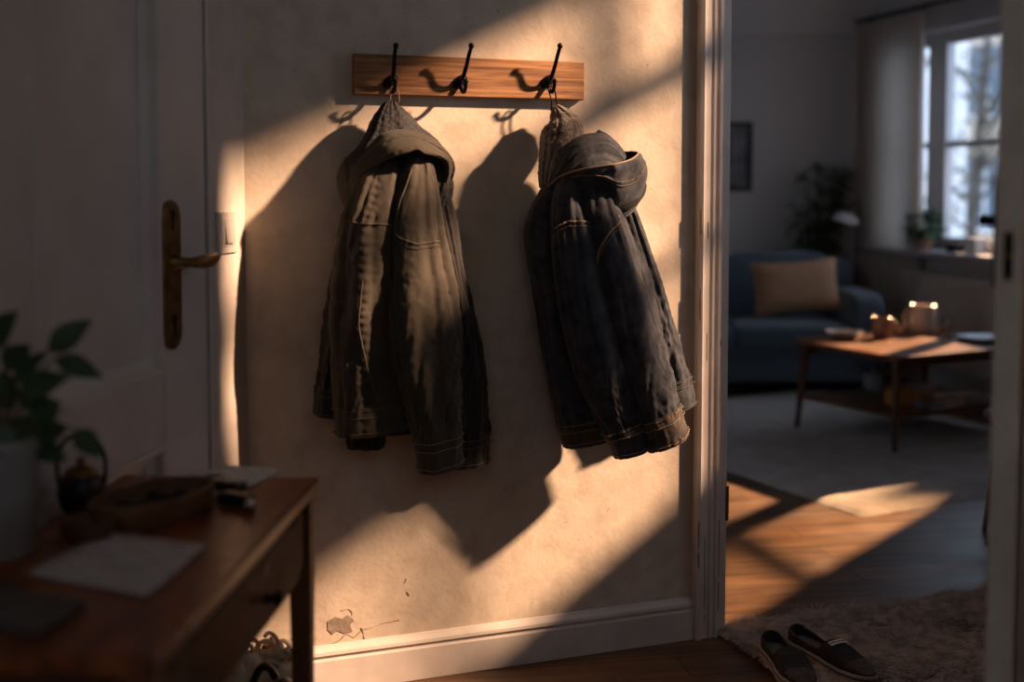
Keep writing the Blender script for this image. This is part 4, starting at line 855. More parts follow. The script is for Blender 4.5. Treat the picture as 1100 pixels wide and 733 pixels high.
mb = MB(); mb.lathe([(.011, 0), (.011, .0025)], kp3(221, 533, .003), 20); mb.obox(kp3(210, 538, .0042), V((.020, -.010, 0)), V((.0018, .0036, 0)), V((0, 0, .0012))); mb.build('key', M['steel'], ky, smooth=False)
mb = MB(); mb.lathe([(.010, 0), (.010, .0025)], kp3(228, 513, .006), 20); mb.obox(kp3(236, 509, .007), V((.018, .008, 0)), V((-.0016, .0036, 0)), V((0, 0, .0012))); mb.build('key', M['steel'], ky, smooth=False)

# ------------------------------------------------------------------ things under the table
# leather bag leaning against the wall, cream fringed scarf, black boot
bgc = wpos(ucoord(WP(296, 700)), 0, 0.12)
def uz(px, py, off): return WP(px, py, off)
bag = thing('leather_bag', 'brown leather bag leaning on the wall under the console table', 'bag', wpos(ucoord(WP(300, 700)), 0, .12))
mb = MB(); out = [(284, 690), (291, 683), (297, 687), (303, 697), (312, 706), (320, 716), (324, 800), (262, 800), (268, 720)]
mb.rings([[uz(x, y, .07) for x, y in out], [uz(x, y, .17) for x, y in out]])
for i_, v_ in enumerate(mb.v):
    if v_[2] < 0.002: mb.v[i_] = (v_[0], v_[1], 0.002)
mb.build('bag_body', M['leather'], bag, smooth=False, bevel=.012, seg=3)
mb = MB(); mb.sweep([uz(291, 684, .175), uz(296, 694, .185), uz(303, 703, .185), uz(312, 712, .18), uz(319, 718, .175)], .004, 8, 5); mb.build('flap_edge', M['leather'], bag)
mb = MB(); random.seed(21)
for k in range(70):
    x = random.uniform(255, 318); y = random.uniform(686+max(0, (x-285))*.75, 742); a = random.uniform(0, 6.28); r_ = random.uniform(.012, .024)
    c = uz(x, y, random.uniform(.21, .26)); c.z = max(c.z, .03)
    pts = [c+UW*(r_*math.cos(a+t*4.2))*(1-.3*t)+V((0, 0, r_*math.sin(a+t*4.2)))+NW*(.012*math.sin(t*5+k)) for t in [q/6 for q in range(7)]]
    mb.sweep(pts, .0052, 7, 3)
    if k < 26:
        mb.superq(V((c.x, c.y, max(.03, c.z-.05))), (.06, .06, .09), .9, .9, 0, 12, 8)
for k in range(12):
    c = wpos(ucoord(WP(250+6*k, 730)), .05, .235); mb.superq(c, (.07, .06, .1), .9, .9, 0, 12, 8)
tag(mb.build('scarf', M['cream_wool']), 'cream looped wool scarf heaped under the console table', 'scarf')
bt = thing('boot', 'black leather boot with loose strap beside the cream scarf', 'boot', V((uz(280, 730, .44).x, uz(280, 730, .44).y, 0)))
b0 = ORG[bt]; mb = MB()
rs = []
for t_, (fx, w_, h0, h1) in enumerate([(-.15, .012, .02, .06), (-.14, .035, .012, .085), (-.09, .045, .01, .10), (-.03, .045, .01, .13), (.02, .04, .01, .20), (.06, .042, .01, .215), (.10, .038, .01, .21), (.12, .02, .02, .20)]):
    rs.append([b0+UW*(fx*.7)+NW*(fx*-.7)+(UW*.7+NW*.7)*(w_*math.cos(a)*1.0)+V((0, 0, (h0+h1)/2+(h1-h0)/2*math.sin(a))) for a in [2*math.pi*j/20 for j in range(20)]])
mb.rings(rs); mb.build('boot_upper', M['black_leather'], bt, subsurf=1)
mb = MB(); mb.sweep([uz(272, 733, 0.46), uz(277, 722, 0.47), uz(284, 716, 0.47), uz(291, 720, 0.46), uz(296, 728, 0.45)], .009, 10, 5); mb.build('strap', M['black_leather'], bt)

# ------------------------------------------------------------------ shaggy rug and shoes
R0 = fl(772, 681); R1 = fl(1058, 641); rd = (R1-R0).normalized(); rn = V((rd.y, -rd.x, 0))
RLn, RWd = 1.20, 0.80
mat_ = thing('shaggy_rug', 'shaggy brown rug in the doorway under the shoes', 'rug', R0+rd*RLn/2+rn*RWd/2)
mb = MB(); mb.obox(R0+rd*RLn/2+rn*RWd/2+V((0, 0, .006)), rd*RLn/2, rn*RWd/2, V((0, 0, .005))); mb.build('backing', M['shag_base'], mat_, smooth=False)
random.seed(3); vs = []; fs = []
SHOES = [(fl(826, 701, .016), fl(868, 748, .016)), (fl(852, 694, .016), fl(938, 738, .016))]
def near_shoe(p):
    for a, b in SHOES:
        ab = b-a; ab.z = 0; t = max(0, min(1, (p-a).dot(ab)/ab.dot(ab))); q = a+ab*t-p; q.z = 0
        if q.length < .052: return True
    return False
def tufts(P0, d, n, L, W, N_, hmin, hmax, lean, w0, clear=None):
    for k in range(N_):
        a, b = random.random()*L, random.random()*W; p_ = P0+d*a+n*b+V((0, 0, .010))
        f1 = noise.noise(V((p_.x*7, p_.y*7, 1)))*3.2+random.uniform(-.9, .9); h = random.uniform(hmin, hmax)*(1+.5*noise.noise(V((p_.x*11, p_.y*11, 5))))
        q = V((math.cos(f1), math.sin(f1), 0)); sd = V((-q.y, q.x, 0))*w0
        if near_shoe(p_): h *= .2
        i0 = len(vs)
        for t_, ww in ((0, 1), (.5, .9), (1, .15)):
            c = p_+q*(lean*h*t_*t_)*1.4+V((0, 0, h*(t_-.45*t_*t_))); vs.append(c-sd*ww); vs.append(c+sd*ww)
        fs.extend([(i0, i0+1, i0+3, i0+2), (i0+2, i0+3, i0+5, i0+4)])
tufts(R0, rd, rn, RLn, RWd, 26000, .018, .042, .9, .0022)
for P_, d_, n_, L_ in ((R0, rd, rn, RLn), (R0, rn, rd, RWd)):
    tufts(P_-n_*.02, d_, n_, L_, .03, 900, .02, .04, 1.0, .002)
mb = MB(); mb.add(vs, fs); pile = mb.build('pile', M['shag'], mat_); pile['kind'] = 'stuff'

def shoe(label, heel, toe, z0, mark=False, toe_m='shoe'):
    ln = (toe-heel); Ln = ln.length; fx = ln.normalized(); sx = V((fx.y, -fx.x, 0))
    sh = thing('slip_on_shoe', label, 'shoe', heel+fx*Ln/2+V((0, 0, z0-heel.z)))
    base = V((heel.x, heel.y, z0))
    def P(t, w, z): return base+fx*(t*Ln)+sx*w+V((0, 0, z))
    def hw(t): # half width along the shoe
        k = [(0, .018), (.04, .028), (.12, .033), (.3, .033), (.45, .036), (.62, .044), (.75, .046), (.88, .038), (.96, .023), (1.0, .006)]
        for (a, x), (b, y) in zip(k, k[1:]):
            if t <= b: w = (t-a)/(b-a); w = w*w*(3-2*w) if b < .9 else w; return x+(y-x)*w
        return .006
    ts = [0, .008, .02, .04, .08, .12, .2, .3, .4, .5, .6, .7, .78, .84, .89, .93, .96, .98, .992, 1.0]
    # sole
    mb = MB(); ol = [(t, hw(t)+.005) for t in ts]+[(t, -hw(t)-.005) for t in ts[::-1]]
    mb.rings([[P(t*1.03-.015, w*k, z) for t, w in ol] for z, k in ((0, .96), (.004, 1), (.026, 1), (.028, .97))]); so = mb.build('sole', M['sole'], sh)
    mb = MB(); mb.rings([[P(t*1.034-.017, w*1.02, z) for t, w in ol] for z in (.0165, .0205)]); mb.build('sole_stripe', M['sole_dark'], so)
    # upper
    def topz(t):
        k = [(0, .062), (.06, .068), (.15, .062), (.3, .050), (.42, .056), (.5, .072), (.6, .068), (.75, .052), (.88, .042), (.96, .034), (1, .028)]
        for (a, x), (b, y) in zip(k, k[1:]):
            if t <= b: w = (t-a)/(b-a); w = w*w*(3-2*w); return x+(y-x)*w
        return .028
    mb = MB(); rs = []; T_ = [i/60 for i in range(61)]; nq = 32
    for t in T_:
        w = hw(t); h = topz(t)-.024; r = []
        op = 0.0
        if .02 < t < .5: op = min(1, (t-.02)/.05)*min(1, (.5-t)/.05)
        for j in range(nq+1):
            q = -1+2*j/nq; ww = w*math.copysign(1-(1-abs(q))**1.9, q) if abs(q) > 0 else 0; z = .024+h*(1-abs(q)**2.6)**.62
            if op > 0:
                qo = .74*op
                lipz = .024+h*(.92 if abs(q) > .5 else 1)
                if abs(q) < qo: z = max(.028, z-(.05)*min(1, (qo-abs(q))/.12)); ww = ww*(1.0 if abs(q) < qo-.14 else 1)
            z += .0014*noise.noise(V((t*14, q*3, Ln*40)))
            r.append(P(t, ww, z))
        rs.append(r)
    mb.rings(rs, False, False, closed=False); up = mb.build('upper', M['shoe'], sh, solid=.003)
    # collar piping around the opening
    mb = MB(); pts = []
    for t in [.07+.38*i/14 for i in range(15)]: q = .76; pts.append(P(t, hw(t)*(1-(1-q)**1.9)*.98, .024+(topz(t)-.024)*(1-q**2.6)**.62+.001))
    back = [P(t, hw(t)*(1-(1-.76)**1.9)*-.98, .024+(topz(t)-.024)*(1-.76**2.6)**.62+.001) for t in [.07+.38*i/14 for i in range(15)]][::-1]
    mb.sweep(pts+[P(.5, .008, topz(.5)), P(.5, -.008, topz(.5))]+back+[P(.03, -.012, topz(.03)), P(.03, .012, topz(.03)), pts[0]], .0026, 8, 3); mb.build('collar', M['sole_dark'] if not mark else M['shoe_toe'], up)
    mb = MB(); mb.rings([[P(t, k*hw(t)*.8, .034) for k in (-1, -.3, .3, 1)] for t in (.05, .15, .3, .45)], False, False, closed=False); mb.build('insole', M['insole'], sh, solid=.002)
    # toe patch
    mb = MB(); rs = []
    for t in [.80+.195*i/12 for i in range(13)]:
        w = hw(t); h = topz(t)-.024
        rs.append([P(t, w*1.0*math.copysign(1-(1-abs(q))**1.9, q), .0265+h*(1-abs(q)**2.6)**.62) for q in [-.93+1.86*j/16 for j in range(17)]])
    mb.rings(rs, False, False, closed=False); mb.build('toe_patch', M[toe_m], up, solid=.0015)
    if mark:
        mb = MB(); md = MB(); rs = []; zq = lambda t, q: .0275+(topz(t)-.024)*(1-abs(q)**2.6)**.62; xq = lambda t, q: hw(t)*math.copysign(1-(1-abs(q))**1.9, q)*1.02
        for q in [-.42+.84*j/14 for j in range(15)]: rs.append([P(.545+dt, xq(.545+dt, q), zq(.545+dt, q)+.0035) for dt in (0, .025, .055)])
        mb.rings(rs, False, False, closed=False); tp_ = mb.build('tape', M['white_tape'], up, solid=.0022)
        for j in range(8):
            q = -.34+.095*j; md.obox(P(.572, xq(.572, q), zq(.572, q)+.0052), fx*(.0028 if j % 2 else .0018), sx*.0016, V((0, 0, .0008)))
        md.build('tape_mark', M['lining'], tp_, smooth=False)
    return sh
RZ = .016
shoe('black slip-on shoe with dusty toe, left of the pair on the shaggy rug', fl(826, 701, RZ), fl(868, 748, RZ), RZ, False, 'shoe_toe')
h2 = fl(852, 694, RZ); shoe('black slip-on shoe with a white strip across it, on the shaggy rug', h2, fl(938, 738, RZ), RZ, True, 'shoe_toe')

# ------------------------------------------------------------------ living room
# large rug
G0 = fl(928, 557); gd1 = (fl(1060, 535)-G0).normalized(); gd2 = (fl(785, 502)-G0).normalized()
gd2 = V((-gd1.y, gd1.x, 0))*1.0
gc = G0+gd1*1.0+gd2*1.45
mb = MB(); vs2 = []; fs2 = []; NX, NY = 60, 80
for i in range(NX+1):
    for j in range(NY+1):
        a, b = i/NX, j/NY; e = min(1, min(a, 1-a)*40, min(b, 1-b)*50)
        vs2.append(G0+gd1*(2.0*a)+gd2*(2.5*b)+V((0, 0, .002+.014*e+.003*noise.noise(V((a*40, b*50, 2))))))
for i in range(NX):
    for j in range(NY): k = i*(NY+1)+j; fs2.append((k, k+NY+1, k+NY+2, k+1))
mb.add(vs2, fs2)
tag(mb.build('area_rug', M['rug']), 'large pale grey rug under the coffee table', 'rug')
# sofa
SX1 = 2.40; SX0 = 0.45; SY0, SY1 = 7.72, 8.52
sf = thing('sofa', 'slate blue fabric sofa against the far living room wall', 'sofa', ((SX0+SX1)/2, (SY0+SY1)/2, 0))
mb = MB(); mb.superq(((SX0+SX1)/2, (SY0+SY1)/2+.02, .22), (SX1-SX0-.06, SY1-SY0-.04, .26), .12, .1, nu=48); mb.build('base', M['sofa'], sf)
mid = (SX0+SX1)/2
for x0, x1 in ((SX0+.20, mid), (mid, SX1-.20)):
    mb = MB(); mb.superq(((x0+x1)/2, SY0+.30, .385), (x1-x0-.005, .66, .19), .35, .14, nu=48, nv=24); mb.build('seat_cushion', M['sofa'], sf)
    mb = MB(); mb.superq(((x0+x1)/2, SY1-.20, .66), (x1-x0-.01, .24, .50), .4, .25, nu=40, nv=24, rotx=R(-8)); mb.build('back_cushion', M['sofa'], sf)
mb = MB(); mb.superq((mid, SY1-.06, .50), (SX1-SX0-.04, .16, .72), .15, .15, nu=40); mb.build('backrest', M['sofa'], sf)
for x in (SX0+.10, SX1-.10):
    mb = MB(); mb.superq((x, (SY0+SY1)/2-.005, .38), (.22, SY1-SY0-.01, .58), .3, .25, nu=40, nv=28); mb.build('arm', M['sofa'], sf)
for x in (SX0+.1, SX1-.1):
    for y in (SY0+.08, SY1-.08): mb = MB(); mb.lathe([(.018, 0), (.025, .11)], (x, y, 0), 16); mb.build('leg', M['walnut_leg'], sf)
# tan cushion
cc = at_depth(855, 308, 8.02)
mb = MB(); vs3 = []; fs3 = []; n = 22
for sgn in (1, -1):
    k0 = len(vs3)
    for i in range(n+1):
        for j in range(n+1):
            a, b = -1+2*i/n, -1+2*j/n; tck = max(0, (1-a**4)*(1-b**4))**.55*.075
            pin = 1-.10*(1-abs(a*b)**.5)*0; x = a*(.29-.03*(1-b*b)*0+.0)-0.0; zz_ = b*.165
            x *= (1-.06*(1-b*b)*(abs(a)**2)); zz_ *= (1-.10*(1-a*a)*0)*(1+.12*a*a*abs(b))
            p_ = V((x, -sgn*tck, zz_)); p_ = Matrix.Rotation(R(-16), 3, 'X') @ (Matrix.Rotation(R(-4), 3, 'Y') @ p_)
            vs3.append(cc+p_)
    for i in range(n):
        for j in range(n):
            k = k0+i*(n+1)+j; f_ = (k, k+n+1, k+n+2, k+1); fs3.append(f_ if sgn > 0 else f_[::-1])
mb.add(vs3, fs3); tag(mb.build('cushion', M['tan_cushion']), 'tan linen cushion leaning in the corner of the blue sofa', 'cushion')
# coffee table
CZ = .51
FT = fl(963, 384, CZ); LT = fl(845, 364, CZ); cdb = (LT-FT); CWd = cdb.length; cdb.normalize(); cda = V((cdb.y, -cdb.x, 0))
if cda.x < 0: cda = -cda
CLn = 1.05
def cpos(a, b, z): return V((FT.x, FT.y, 0))+cda*a+cdb*b+V((0, 0, z))
ct = thing('coffee_table', 'walnut coffee table with lower shelf and splayed legs on the pale rug', 'table', cpos(CLn/2, CWd/2, 0))
mb = MB(); pts = []
for (a0, b0_, q0) in ((0, 0, 180), (CLn, 0, 270), (CLn, CWd, 0), (0, CWd, 90)):
    r_ = .07; ca = a0+(r_ if a0 == 0 else -r_); cb = b0_+(r_ if b0_ == 0 else -r_)
    for k in range(7): an = R(q0+15*k); pts.append((ca+r_*math.cos(an), cb+r_*math.sin(an)))
mb.rings([[cpos(a, b, z) for a, b in pts] for z in (CZ-.028, CZ)]); mb.build('tabletop', M['walnut'], ct, smooth=False, bevel=.005)
SHZ = .20
mb = MB(); mb.obox(cpos(CLn/2, CWd/2, SHZ-.010), cda*(CLn/2-.06), cdb*(CWd/2-.06), V((0, 0, .010))); mb.build('shelf', M['walnut'], ct, smooth=False, bevel=.004)
for a in (.075, CLn-.075):
    for b in (.075, CWd-.075):
        ea = -.03 if a < .5 else .03; eb = -.03 if b < CWd/2 else .03
        mb = MB(); mb.sweep([cpos(a+ea, b+eb, .018), cpos(a, b, CZ-.028)], lambda t: .015+.010*t, 14, 1); mb.build('leg', M['walnut_leg'], ct)
mb = MB(); mb.obox(cpos(CLn/2, .09, CZ-.05), cda*(CLn/2-.09), cdb*.01, V((0, 0, .022))); mb.obox(cpos(CLn/2, CWd-.09, CZ-.05), cda*(CLn/2-.09), cdb*.01, V((0, 0, .022))); mb.build('rail', M['walnut_leg'], ct, smooth=False)
def onc(px, py, z=CZ): return fl(px, py, z)
def cup_prof(r, h, t=.005): return [(r*.86, 0), (r*.94, .004), (r, h*.4), (r, h), (r-t*.5, h+.002), (r-t, h), (r-t, h*.4), (r*.8, .012), (0, .010)]
c = onc(908, 364); mb = MB(); mb.lathe([(.05, 0), (.055, .004), (.095, .030), (.11, .042), (.107, .044), (.092, .033), (.05, .012), (0, .010)], c, 44); tag(mb.build('bowl', M['ceramic']), 'shallow pale bowl near the left corner of the coffee table', 'bowl')
c = onc(947, 363); cp = thing('mug', 'brown mug on the coffee table, left of the cream jug', 'mug', c)
mb = MB(); mb.lathe(cup_prof(.050, .115), c, 40); mb.build('mug_body', M['ceramic_brown'], cp)
mb = MB(); mb.sweep([c+V((.047, 0, .09)), c+V((.075, 0, .088)), c+V((.080, 0, .055)), c+V((.070, 0, .030)), c+V((.047, 0, .026))], .006, 10, 6); mb.build('handle', M['ceramic_brown'], cp)
c = onc(991, 357); cp = thing('jug', 'tall cream jug with handle in the middle of the coffee table', 'jug', c)
mb = MB(); mb.lathe(cup_prof(.068, .158, .006), c, 44); mb.build('jug_body', M['ceramic'], cp)
mb = MB(); mb.sweep([c+V((-.065, 0, .125)), c+V((-.10, 0, .122)), c+V((-.110, 0, .08)), c+V((-.095, 0, .045)), c+V((-.065, 0, .04))], .007, 10, 6); mb.build('handle', M['ceramic'], cp)
c = onc(1017, 365); mb = MB(); mb.lathe(cup_prof(.032, .12, .003), c, 32); tag(mb.build('drinking_glass', M['tumbler']), 'clear drinking glass right of the cream jug', 'glass')
c = onc(968, 358); mb = MB(); mb.lathe([(.028, 0), (.03, .003), (.044, .040), (.041, .041), (.028, .008), (0, .007)], c, 36); tag(mb.build('sugar_bowl', M['ceramic']), 'small cream bowl between brown mug and jug', 'bowl')
c = onc(1007, 359); mb = MB(); mb.lathe([(.03, 0), (.034, .004), (.040, .045), (.037, .045), (.03, .01), (0, .009)], c, 36); tag(mb.build('tea_light_holder', M['ceramic']), 'small pale holder tucked behind the drinking glass', 'candle holder')
c = onc(1058, 367); mb = MB(); mb.lathe([(.07, 0), (.08, .004), (.135, .018), (.15, .026), (.147, .028), (.13, .021), (.075, .010), (0, .009)], c, 48); tag(mb.build('plate', M['ceramic_blue']), 'large pale blue plate on the right end of the coffee table', 'plate')
# things on the lower shelf
def shelf_box(name, px, py, size, rot, m, label, cat, dz=0.0):
    c = fl(px, py, SHZ+dz); mb = MB(); mb.box(c+V((0, 0, size[2]/2)), size, R(rot)); o = mb.build(name, m, smooth=False, bevel=.003); return tag(o, label, cat)
def shelf_book(px, py, size, rot, m, label, cat='book', dz=0.0):
    c = fl(px, py, SHZ)+V((0, 0, dz)); b = thing('book', label, cat, c); r_ = R(rot)
    mb = MB(); mb.box(c+V((0, 0, size[2]/2)), (size[0]-.008, size[1]-.008, size[2]-.006), r_); mb.build('pages', M['book_paper'], b, smooth=False)
    mb = MB(); mb.box(c+V((0, 0, .0015)), (size[0], size[1], .003), r_); mb.box(c+V((0, 0, size[2]-.0015)), (size[0], size[1], .003), r_); mb.box(c+V((-math.cos(r_)*(size[0]/2-.0015), -math.sin(r_)*(size[0]/2-.0015), size[2]/2)), (.003, size[1], size[2]-.006), r_); mb.build('cover', m, b, smooth=False)
    return b
shelf_box('storage_box', 968, 434, (.14, .10, .085), 30, M['ochre'], 'ochre box on the coffee table shelf behind the front leg', 'box')
shelf_book(1010, 436, (.24, .17, .03), 38, M['book_blue'], 'dusky blue book at the bottom of the pile on the shelf')
shelf_book(1012, 436, (.22, .16, .025), 28, M['book_rust'], 'rust coloured book in the middle of the pile on the shelf', dz=.0305)
mb = MB(); c = fl(1016, 436, SHZ)+V((0, 0, .056)); vs4 = []; fs4 = []; n = 10
for i in range(n+1):
    for j in range(3): a = -1+2*i/n; vs4.append(c+Matrix.Rotation(R(30), 3, 'Z') @ V((a*.14, (j-1)*.1, .004+.018*abs(a)**.6*(1-abs(a)*.6)*2)))
for i in range(n):
    for j in range(2): k = i*3+j; fs4.append((k, k+3, k+4, k+1))
mb.add(vs4, fs4); tag(mb.build('magazine', M['book_paper'], solid=.005), 'open pale magazine on top of the book pile on the shelf', 'magazine')
c = fl(938, 419, SHZ); sp = thing('shelf_plant', 'dark bushy plant in a grey pot on the coffee table shelf', 'plant', c)
mb = MB(); mb.lathe([(.045, 0), (.05, .004), (.06, .10), (.055, .10), (.05, .09), (0, .088)], c, 32); mb.build('pot', M['pot_white'], sp)
def bush(c, r, n, lsize, rnd, squash=1.0):
    mb = MB(); random.seed(rnd)
    for k in range(n):
        d = V((random.gauss(0, 1), random.gauss(0, 1), random.gauss(.2, .8))).normalized(); b = c+V((d.x*r, d.y*r, d.z*r*squash))*random.uniform(.3, .95)
        mb.leaf(b, d+V((random.uniform(-.5, .5), random.uniform(-.5, .5), random.uniform(-.4, .3))), lsize*random.uniform(.7, 1.2), lsize*.42, droop=.35, n=4)
    return mb
bush(c+V((0, 0, .15)), .085, 60, .06, 31, .7).build('foliage', M['leaf'], sp)
# stool leg seen past the open door
stc = fl(1055, 569)+V((.20, .10, 0)); st = thing('wooden_stool', 'dark wooden stool leg showing just past the open door', 'stool', stc)
mb = MB(); mb.lathe([(.0, .42), (.145, .42), (.155, .428), (.155, .445), (.145, .452), (0, .452)], stc, 40); mb.build('seat', M['walnut_leg'], st)
for k in range(3):
    a = R(210+120*k); mb = MB(); mb.sweep([stc+V((math.cos(a)*.225, math.sin(a)*.225, 0)), stc+V((math.cos(a)*.12, math.sin(a)*.12, .42))], lambda t: .012+.010*t, 14, 1); mb.build('leg', M['walnut_leg'], st)

# radiator under the window
rad = thing('radiator', 'cream ribbed radiator under the living room window', 'radiator', winpos(W0+.95, .12, .10))
r0, r1 = wd(985), wd(985)+1.35
mb = MB(); mb.obox(winpos((r0+r1)/2, .46, .085), WIN_D*((r1-r0)/2), WIN_N*.018, V((0, 0, .30))); mb.obox(winpos((r0+r1)/2, .77, .085), WIN_D*((r1-r0)/2+.01), WIN_N*.035, V((0, 0, .012))); mb.build('radiator_body', M['radiator'], rad, smooth=False, bevel=.004)
nrib = int((r1-r0)/.045)
mb = MB()
for k in range(nrib): mb.obox(winpos(r0+.03+k*.045, .455, .108), WIN_D*.013, WIN_N*.010, V((0, 0, .28)))
mb.build('rib', M['radiator'], rad, smooth=False, bevel=.005)['kind'] = 'stuff'
for s_ in (r0+.1, r1-.1): mb = MB(); mb.obox(winpos(s_, .45, .035), WIN_D*.015, WIN_N*.035, V((0, 0, .2))); mb.build('bracket', M['radiator'], rad, smooth=False)
# curtain and rod
rod = thing('curtain_rod', 'dark curtain rod above the living room window', 'curtain rod', winpos(.9, 2.54, .10))
mb = MB(); mb.sweep([winpos(.03, 2.56, .10), winpos(1.2, 2.56, .10), winpos(2.5, 2.56, .10)], .012, 12, 2); mb.build('rod', M['dark_metal'], rod)
for s_ in (.02, 2.5): mb = MB(); mb.superq(winpos(s_, 2.56, .10), (.045, .045, .045), 1, 1); mb.build('finial', M['dark_metal'], rod)
for s_ in (.12, 2.38): mb = MB(); mb.obox(winpos(s_, 2.56, .05), WIN_D*.008, WIN_N*.05, V((0, 0, .008))); mb.build('bracket', M['dark_metal'], rod, smooth=False)
cu = thing('curtain', 'pale sheer linen curtain hanging left of the living room window', 'curtain', winpos(.45, .03, .10))
mb = MB(); vs5 = []; fs5 = []; ns, nz = 120, 40; c0, c1_ = .06, wd(1003)
for i in range(ns+1):
    for j in range(nz+1):
        a, b = i/ns, j/nz; z_ = .03+2.50*b; fold = math.sin(a*2*math.pi*11+1.2*math.sin(a*9)+.5*noise.noise(V((a*4, b*1.5, 2))))
        s_ = c0+(c1_-c0)*a*(1-.10*(1-b)*0)+.012*math.sin(b*3+a*8); vs5.append(winpos(s_, z_, .10+.035*fold*(1.1-.35*b)))
for i in range(ns):
    for j in range(nz): k = i*(nz+1)+j; fs5.append((k, k+nz+1, k+nz+2, k+1))
mb.add(vs5, fs5); mb.build('drape', M['curtain'], cu)
for k in range(9):
    mb = MB(); s_ = c0+.03+(c1_-c0-.06)*k/8; q = [winpos(s_, 2.553+.018*math.sin(a), .10+.018*math.cos(a)) for a in [2*math.pi*i/14 for i in range(15)]]; mb.sweep(q, .003, 6, 1); mb.build('ring', M['dark_metal'], cu)
# sill plant and small things on the sill
def onsill(px, off): k = wd(px); return winpos(k, WZ0+.0005, off)
c = onsill(1001, .06); p_ = thing('sill_plant', 'bushy green plant in a terracotta pot on the window sill', 'plant', c)
mb = MB(); mb.lathe([(.045, 0), (.05, .003), (.062, .085), (.066, .088), (.066, .105), (.06, .106), (.055, .095), (0, .092)], c, 32); mb.build('pot', M['terracotta'], p_)
bush(c+V((0, 0, .155)), .13, 130, .085, 41, .62).build('foliage', M['leaf2'], p_)
c = onsill(1034, .05); mb = MB(); mb.lathe([(.05, 0), (.055, .004), (.066, .055), (.06, .056), (.05, .01), (0, .008)], c, 28); tag(mb.build('planter_bowl', M['dark_metal']), 'dark low bowl on the sill right of the green plant', 'bowl')
c = onsill(1055, .05); mb = MB(); mb.box(c+V((0, 0, .05)), (.10, .08, .10), R(-70)); tag(mb.build('white_box', M['ceramic_blue'], smooth=False, bevel=.006), 'small white box at the right of the window sill', 'box')
# tall plant in the corner
c = V((2.20, 8.77, 0)); fp = thing('tall_plant', 'tall dark leafy plant in the corner behind the sofa', 'plant', c)
mb = MB(); mb.lathe([(.10, 0), (.11, .01), (.135, .27), (.14, .28), (.13, .28), (.12, .25), (0, .25)], c, 36); mb.build('pot', M['pot_white'], fp)
mb = MB(); mf = MB(); random.seed(51)
for k in range(9):
    tx = random.uniform(-.17, .20); ty = random.uniform(-.12, .10); h_ = random.uniform(1.0, 1.5) if k > 2 else 1.48
    pts = [c+V((0, 0, .25)), c+V((tx*.3, ty*.3, h_*.55)), c+V((tx, ty, h_))]; mb.sweep(pts, lambda t: .010-.006*t, 8, 8)
    CP = catmull(pts, 10)
    for q in CP[6:]:
        for m_ in range(3):
            a = random.uniform(0, 6.28); mf.leaf(q, V((math.cos(a), math.sin(a)*.8, random.uniform(-.2, .6))), random.uniform(.10, .17), .055, droop=.35, n=5)
mb.build('stem', M['stem'], fp); mf.build('foliage', M['leaf'], fp)
# floor lamp behind the sofa arm
c = V((2.47, 8.66, 0)); lm = thing('floor_lamp', 'dark floor lamp with a small white shade behind the sofa arm', 'lamp', c)
sh = at_depth(909, 233, 8.60)
mb = MB(); mb.lathe([(.11, 0), (.11, .015), (.02, .022), (.012, .03)], c, 32); mb.build('base', M['dark_metal'], lm)
mb = MB(); mb.sweep([c+V((0, 0, .02)), c+V((0, 0, .9)), c+V((0, 0, 1.22)), V((sh.x+.06, sh.y+.03, sh.z+.10)), V((sh.x+.01, sh.y, sh.z+.055))], .008, 10, 8); mb.build('stand', M['dark_metal'], lm)
ax = V((.22, -.12, 1)).normalized()
mb = MB(); mb.lathe([(.098, -.032), (.092, -.012), (.062, .018), (.028, .034), (.026, .032), (.060, .015), (.089, -.014), (.095, -.032)], sh, 40, axis=ax); mb.build('lamp_shade', M['shade'], lm)
mb = MB(); mb.lathe([(.03, .03), (.028, .06), (.018, .075), (0, .076)], sh, 24, axis=ax); mb.build('socket', M['dark_metal'], lm)
# framed picture
za, zb2 = at_depth(800, 206, 8.98).z, at_depth(800, 131, 8.98).z; x1 = at_depth(808, 170, 8.98).x; x0 = x1-.42
pf = thing('framed_picture', 'dark framed grey picture on the far living room wall', 'picture', ((x0+x1)/2, 8.985, za))
mb = MB(); fw_ = .035
for (a, b, c_, d) in ((x0, x0+fw_, za, zb2), (x1-fw_, x1, za, zb2), (x0+fw_, x1-fw_, za, za+fw_), (x0+fw_, x1-fw_, zb2-fw_, zb2)): mb.box(((a+b)/2, 8.985, (c_+d)/2), (b-a, .03, d-c_))
mb.build('frame', M['pic_frame'], pf, smooth=False)
mb = MB(); mb.box(((x0+x1)/2, 8.992, (za+zb2)/2), (x1-x0-.05, .008, zb2-za-.05)); mb.build('print', M['pic_print'], pf, smooth=False)

# ------------------------------------------------------------------ outdoors
mb = MB(); mb.box((12, 18, -4.05), (40, 40, .1)); struct(mb.build('ground', M['asphalt'], smooth=False))
bd = thing('apartment_building', 'cream apartment building seen through the living room window', 'building', (11.2, 27, -4))
mb = MB(); mb.box((13.2, 28, 2.0), (8.0, 4.0, 12.0)); mb.build('wall', M['facade'], bd, smooth=False)
for zc_ in (-1.2, 1.2, 3.6, 6.0):
    for xc in (10.1, 11.7, 13.3, 14.9):
        mb = MB(); mb.box((xc, 25.98, zc_), (.95, .08, 1.5)); w_ = mb.build('window', M['facade_window'], bd, smooth=False)
        mb = MB(); mb.box((xc, 25.93, zc_), (.06, .06, 1.5)); mb.box((xc, 25.93, zc_-.78), (1.1, .12, .08)); mb.build('window_bar', M['facade_white'], w_, smooth=False)
bd2 = thing('white_building', 'white building edge at the left of the living room window view', 'building', (7.6, 25, -4))
mb = MB(); mb.box((7.0, 26, 2.5), (3.6, 4.0, 13.0)); mb.build('wall', M['facade_white'], bd2, smooth=False)
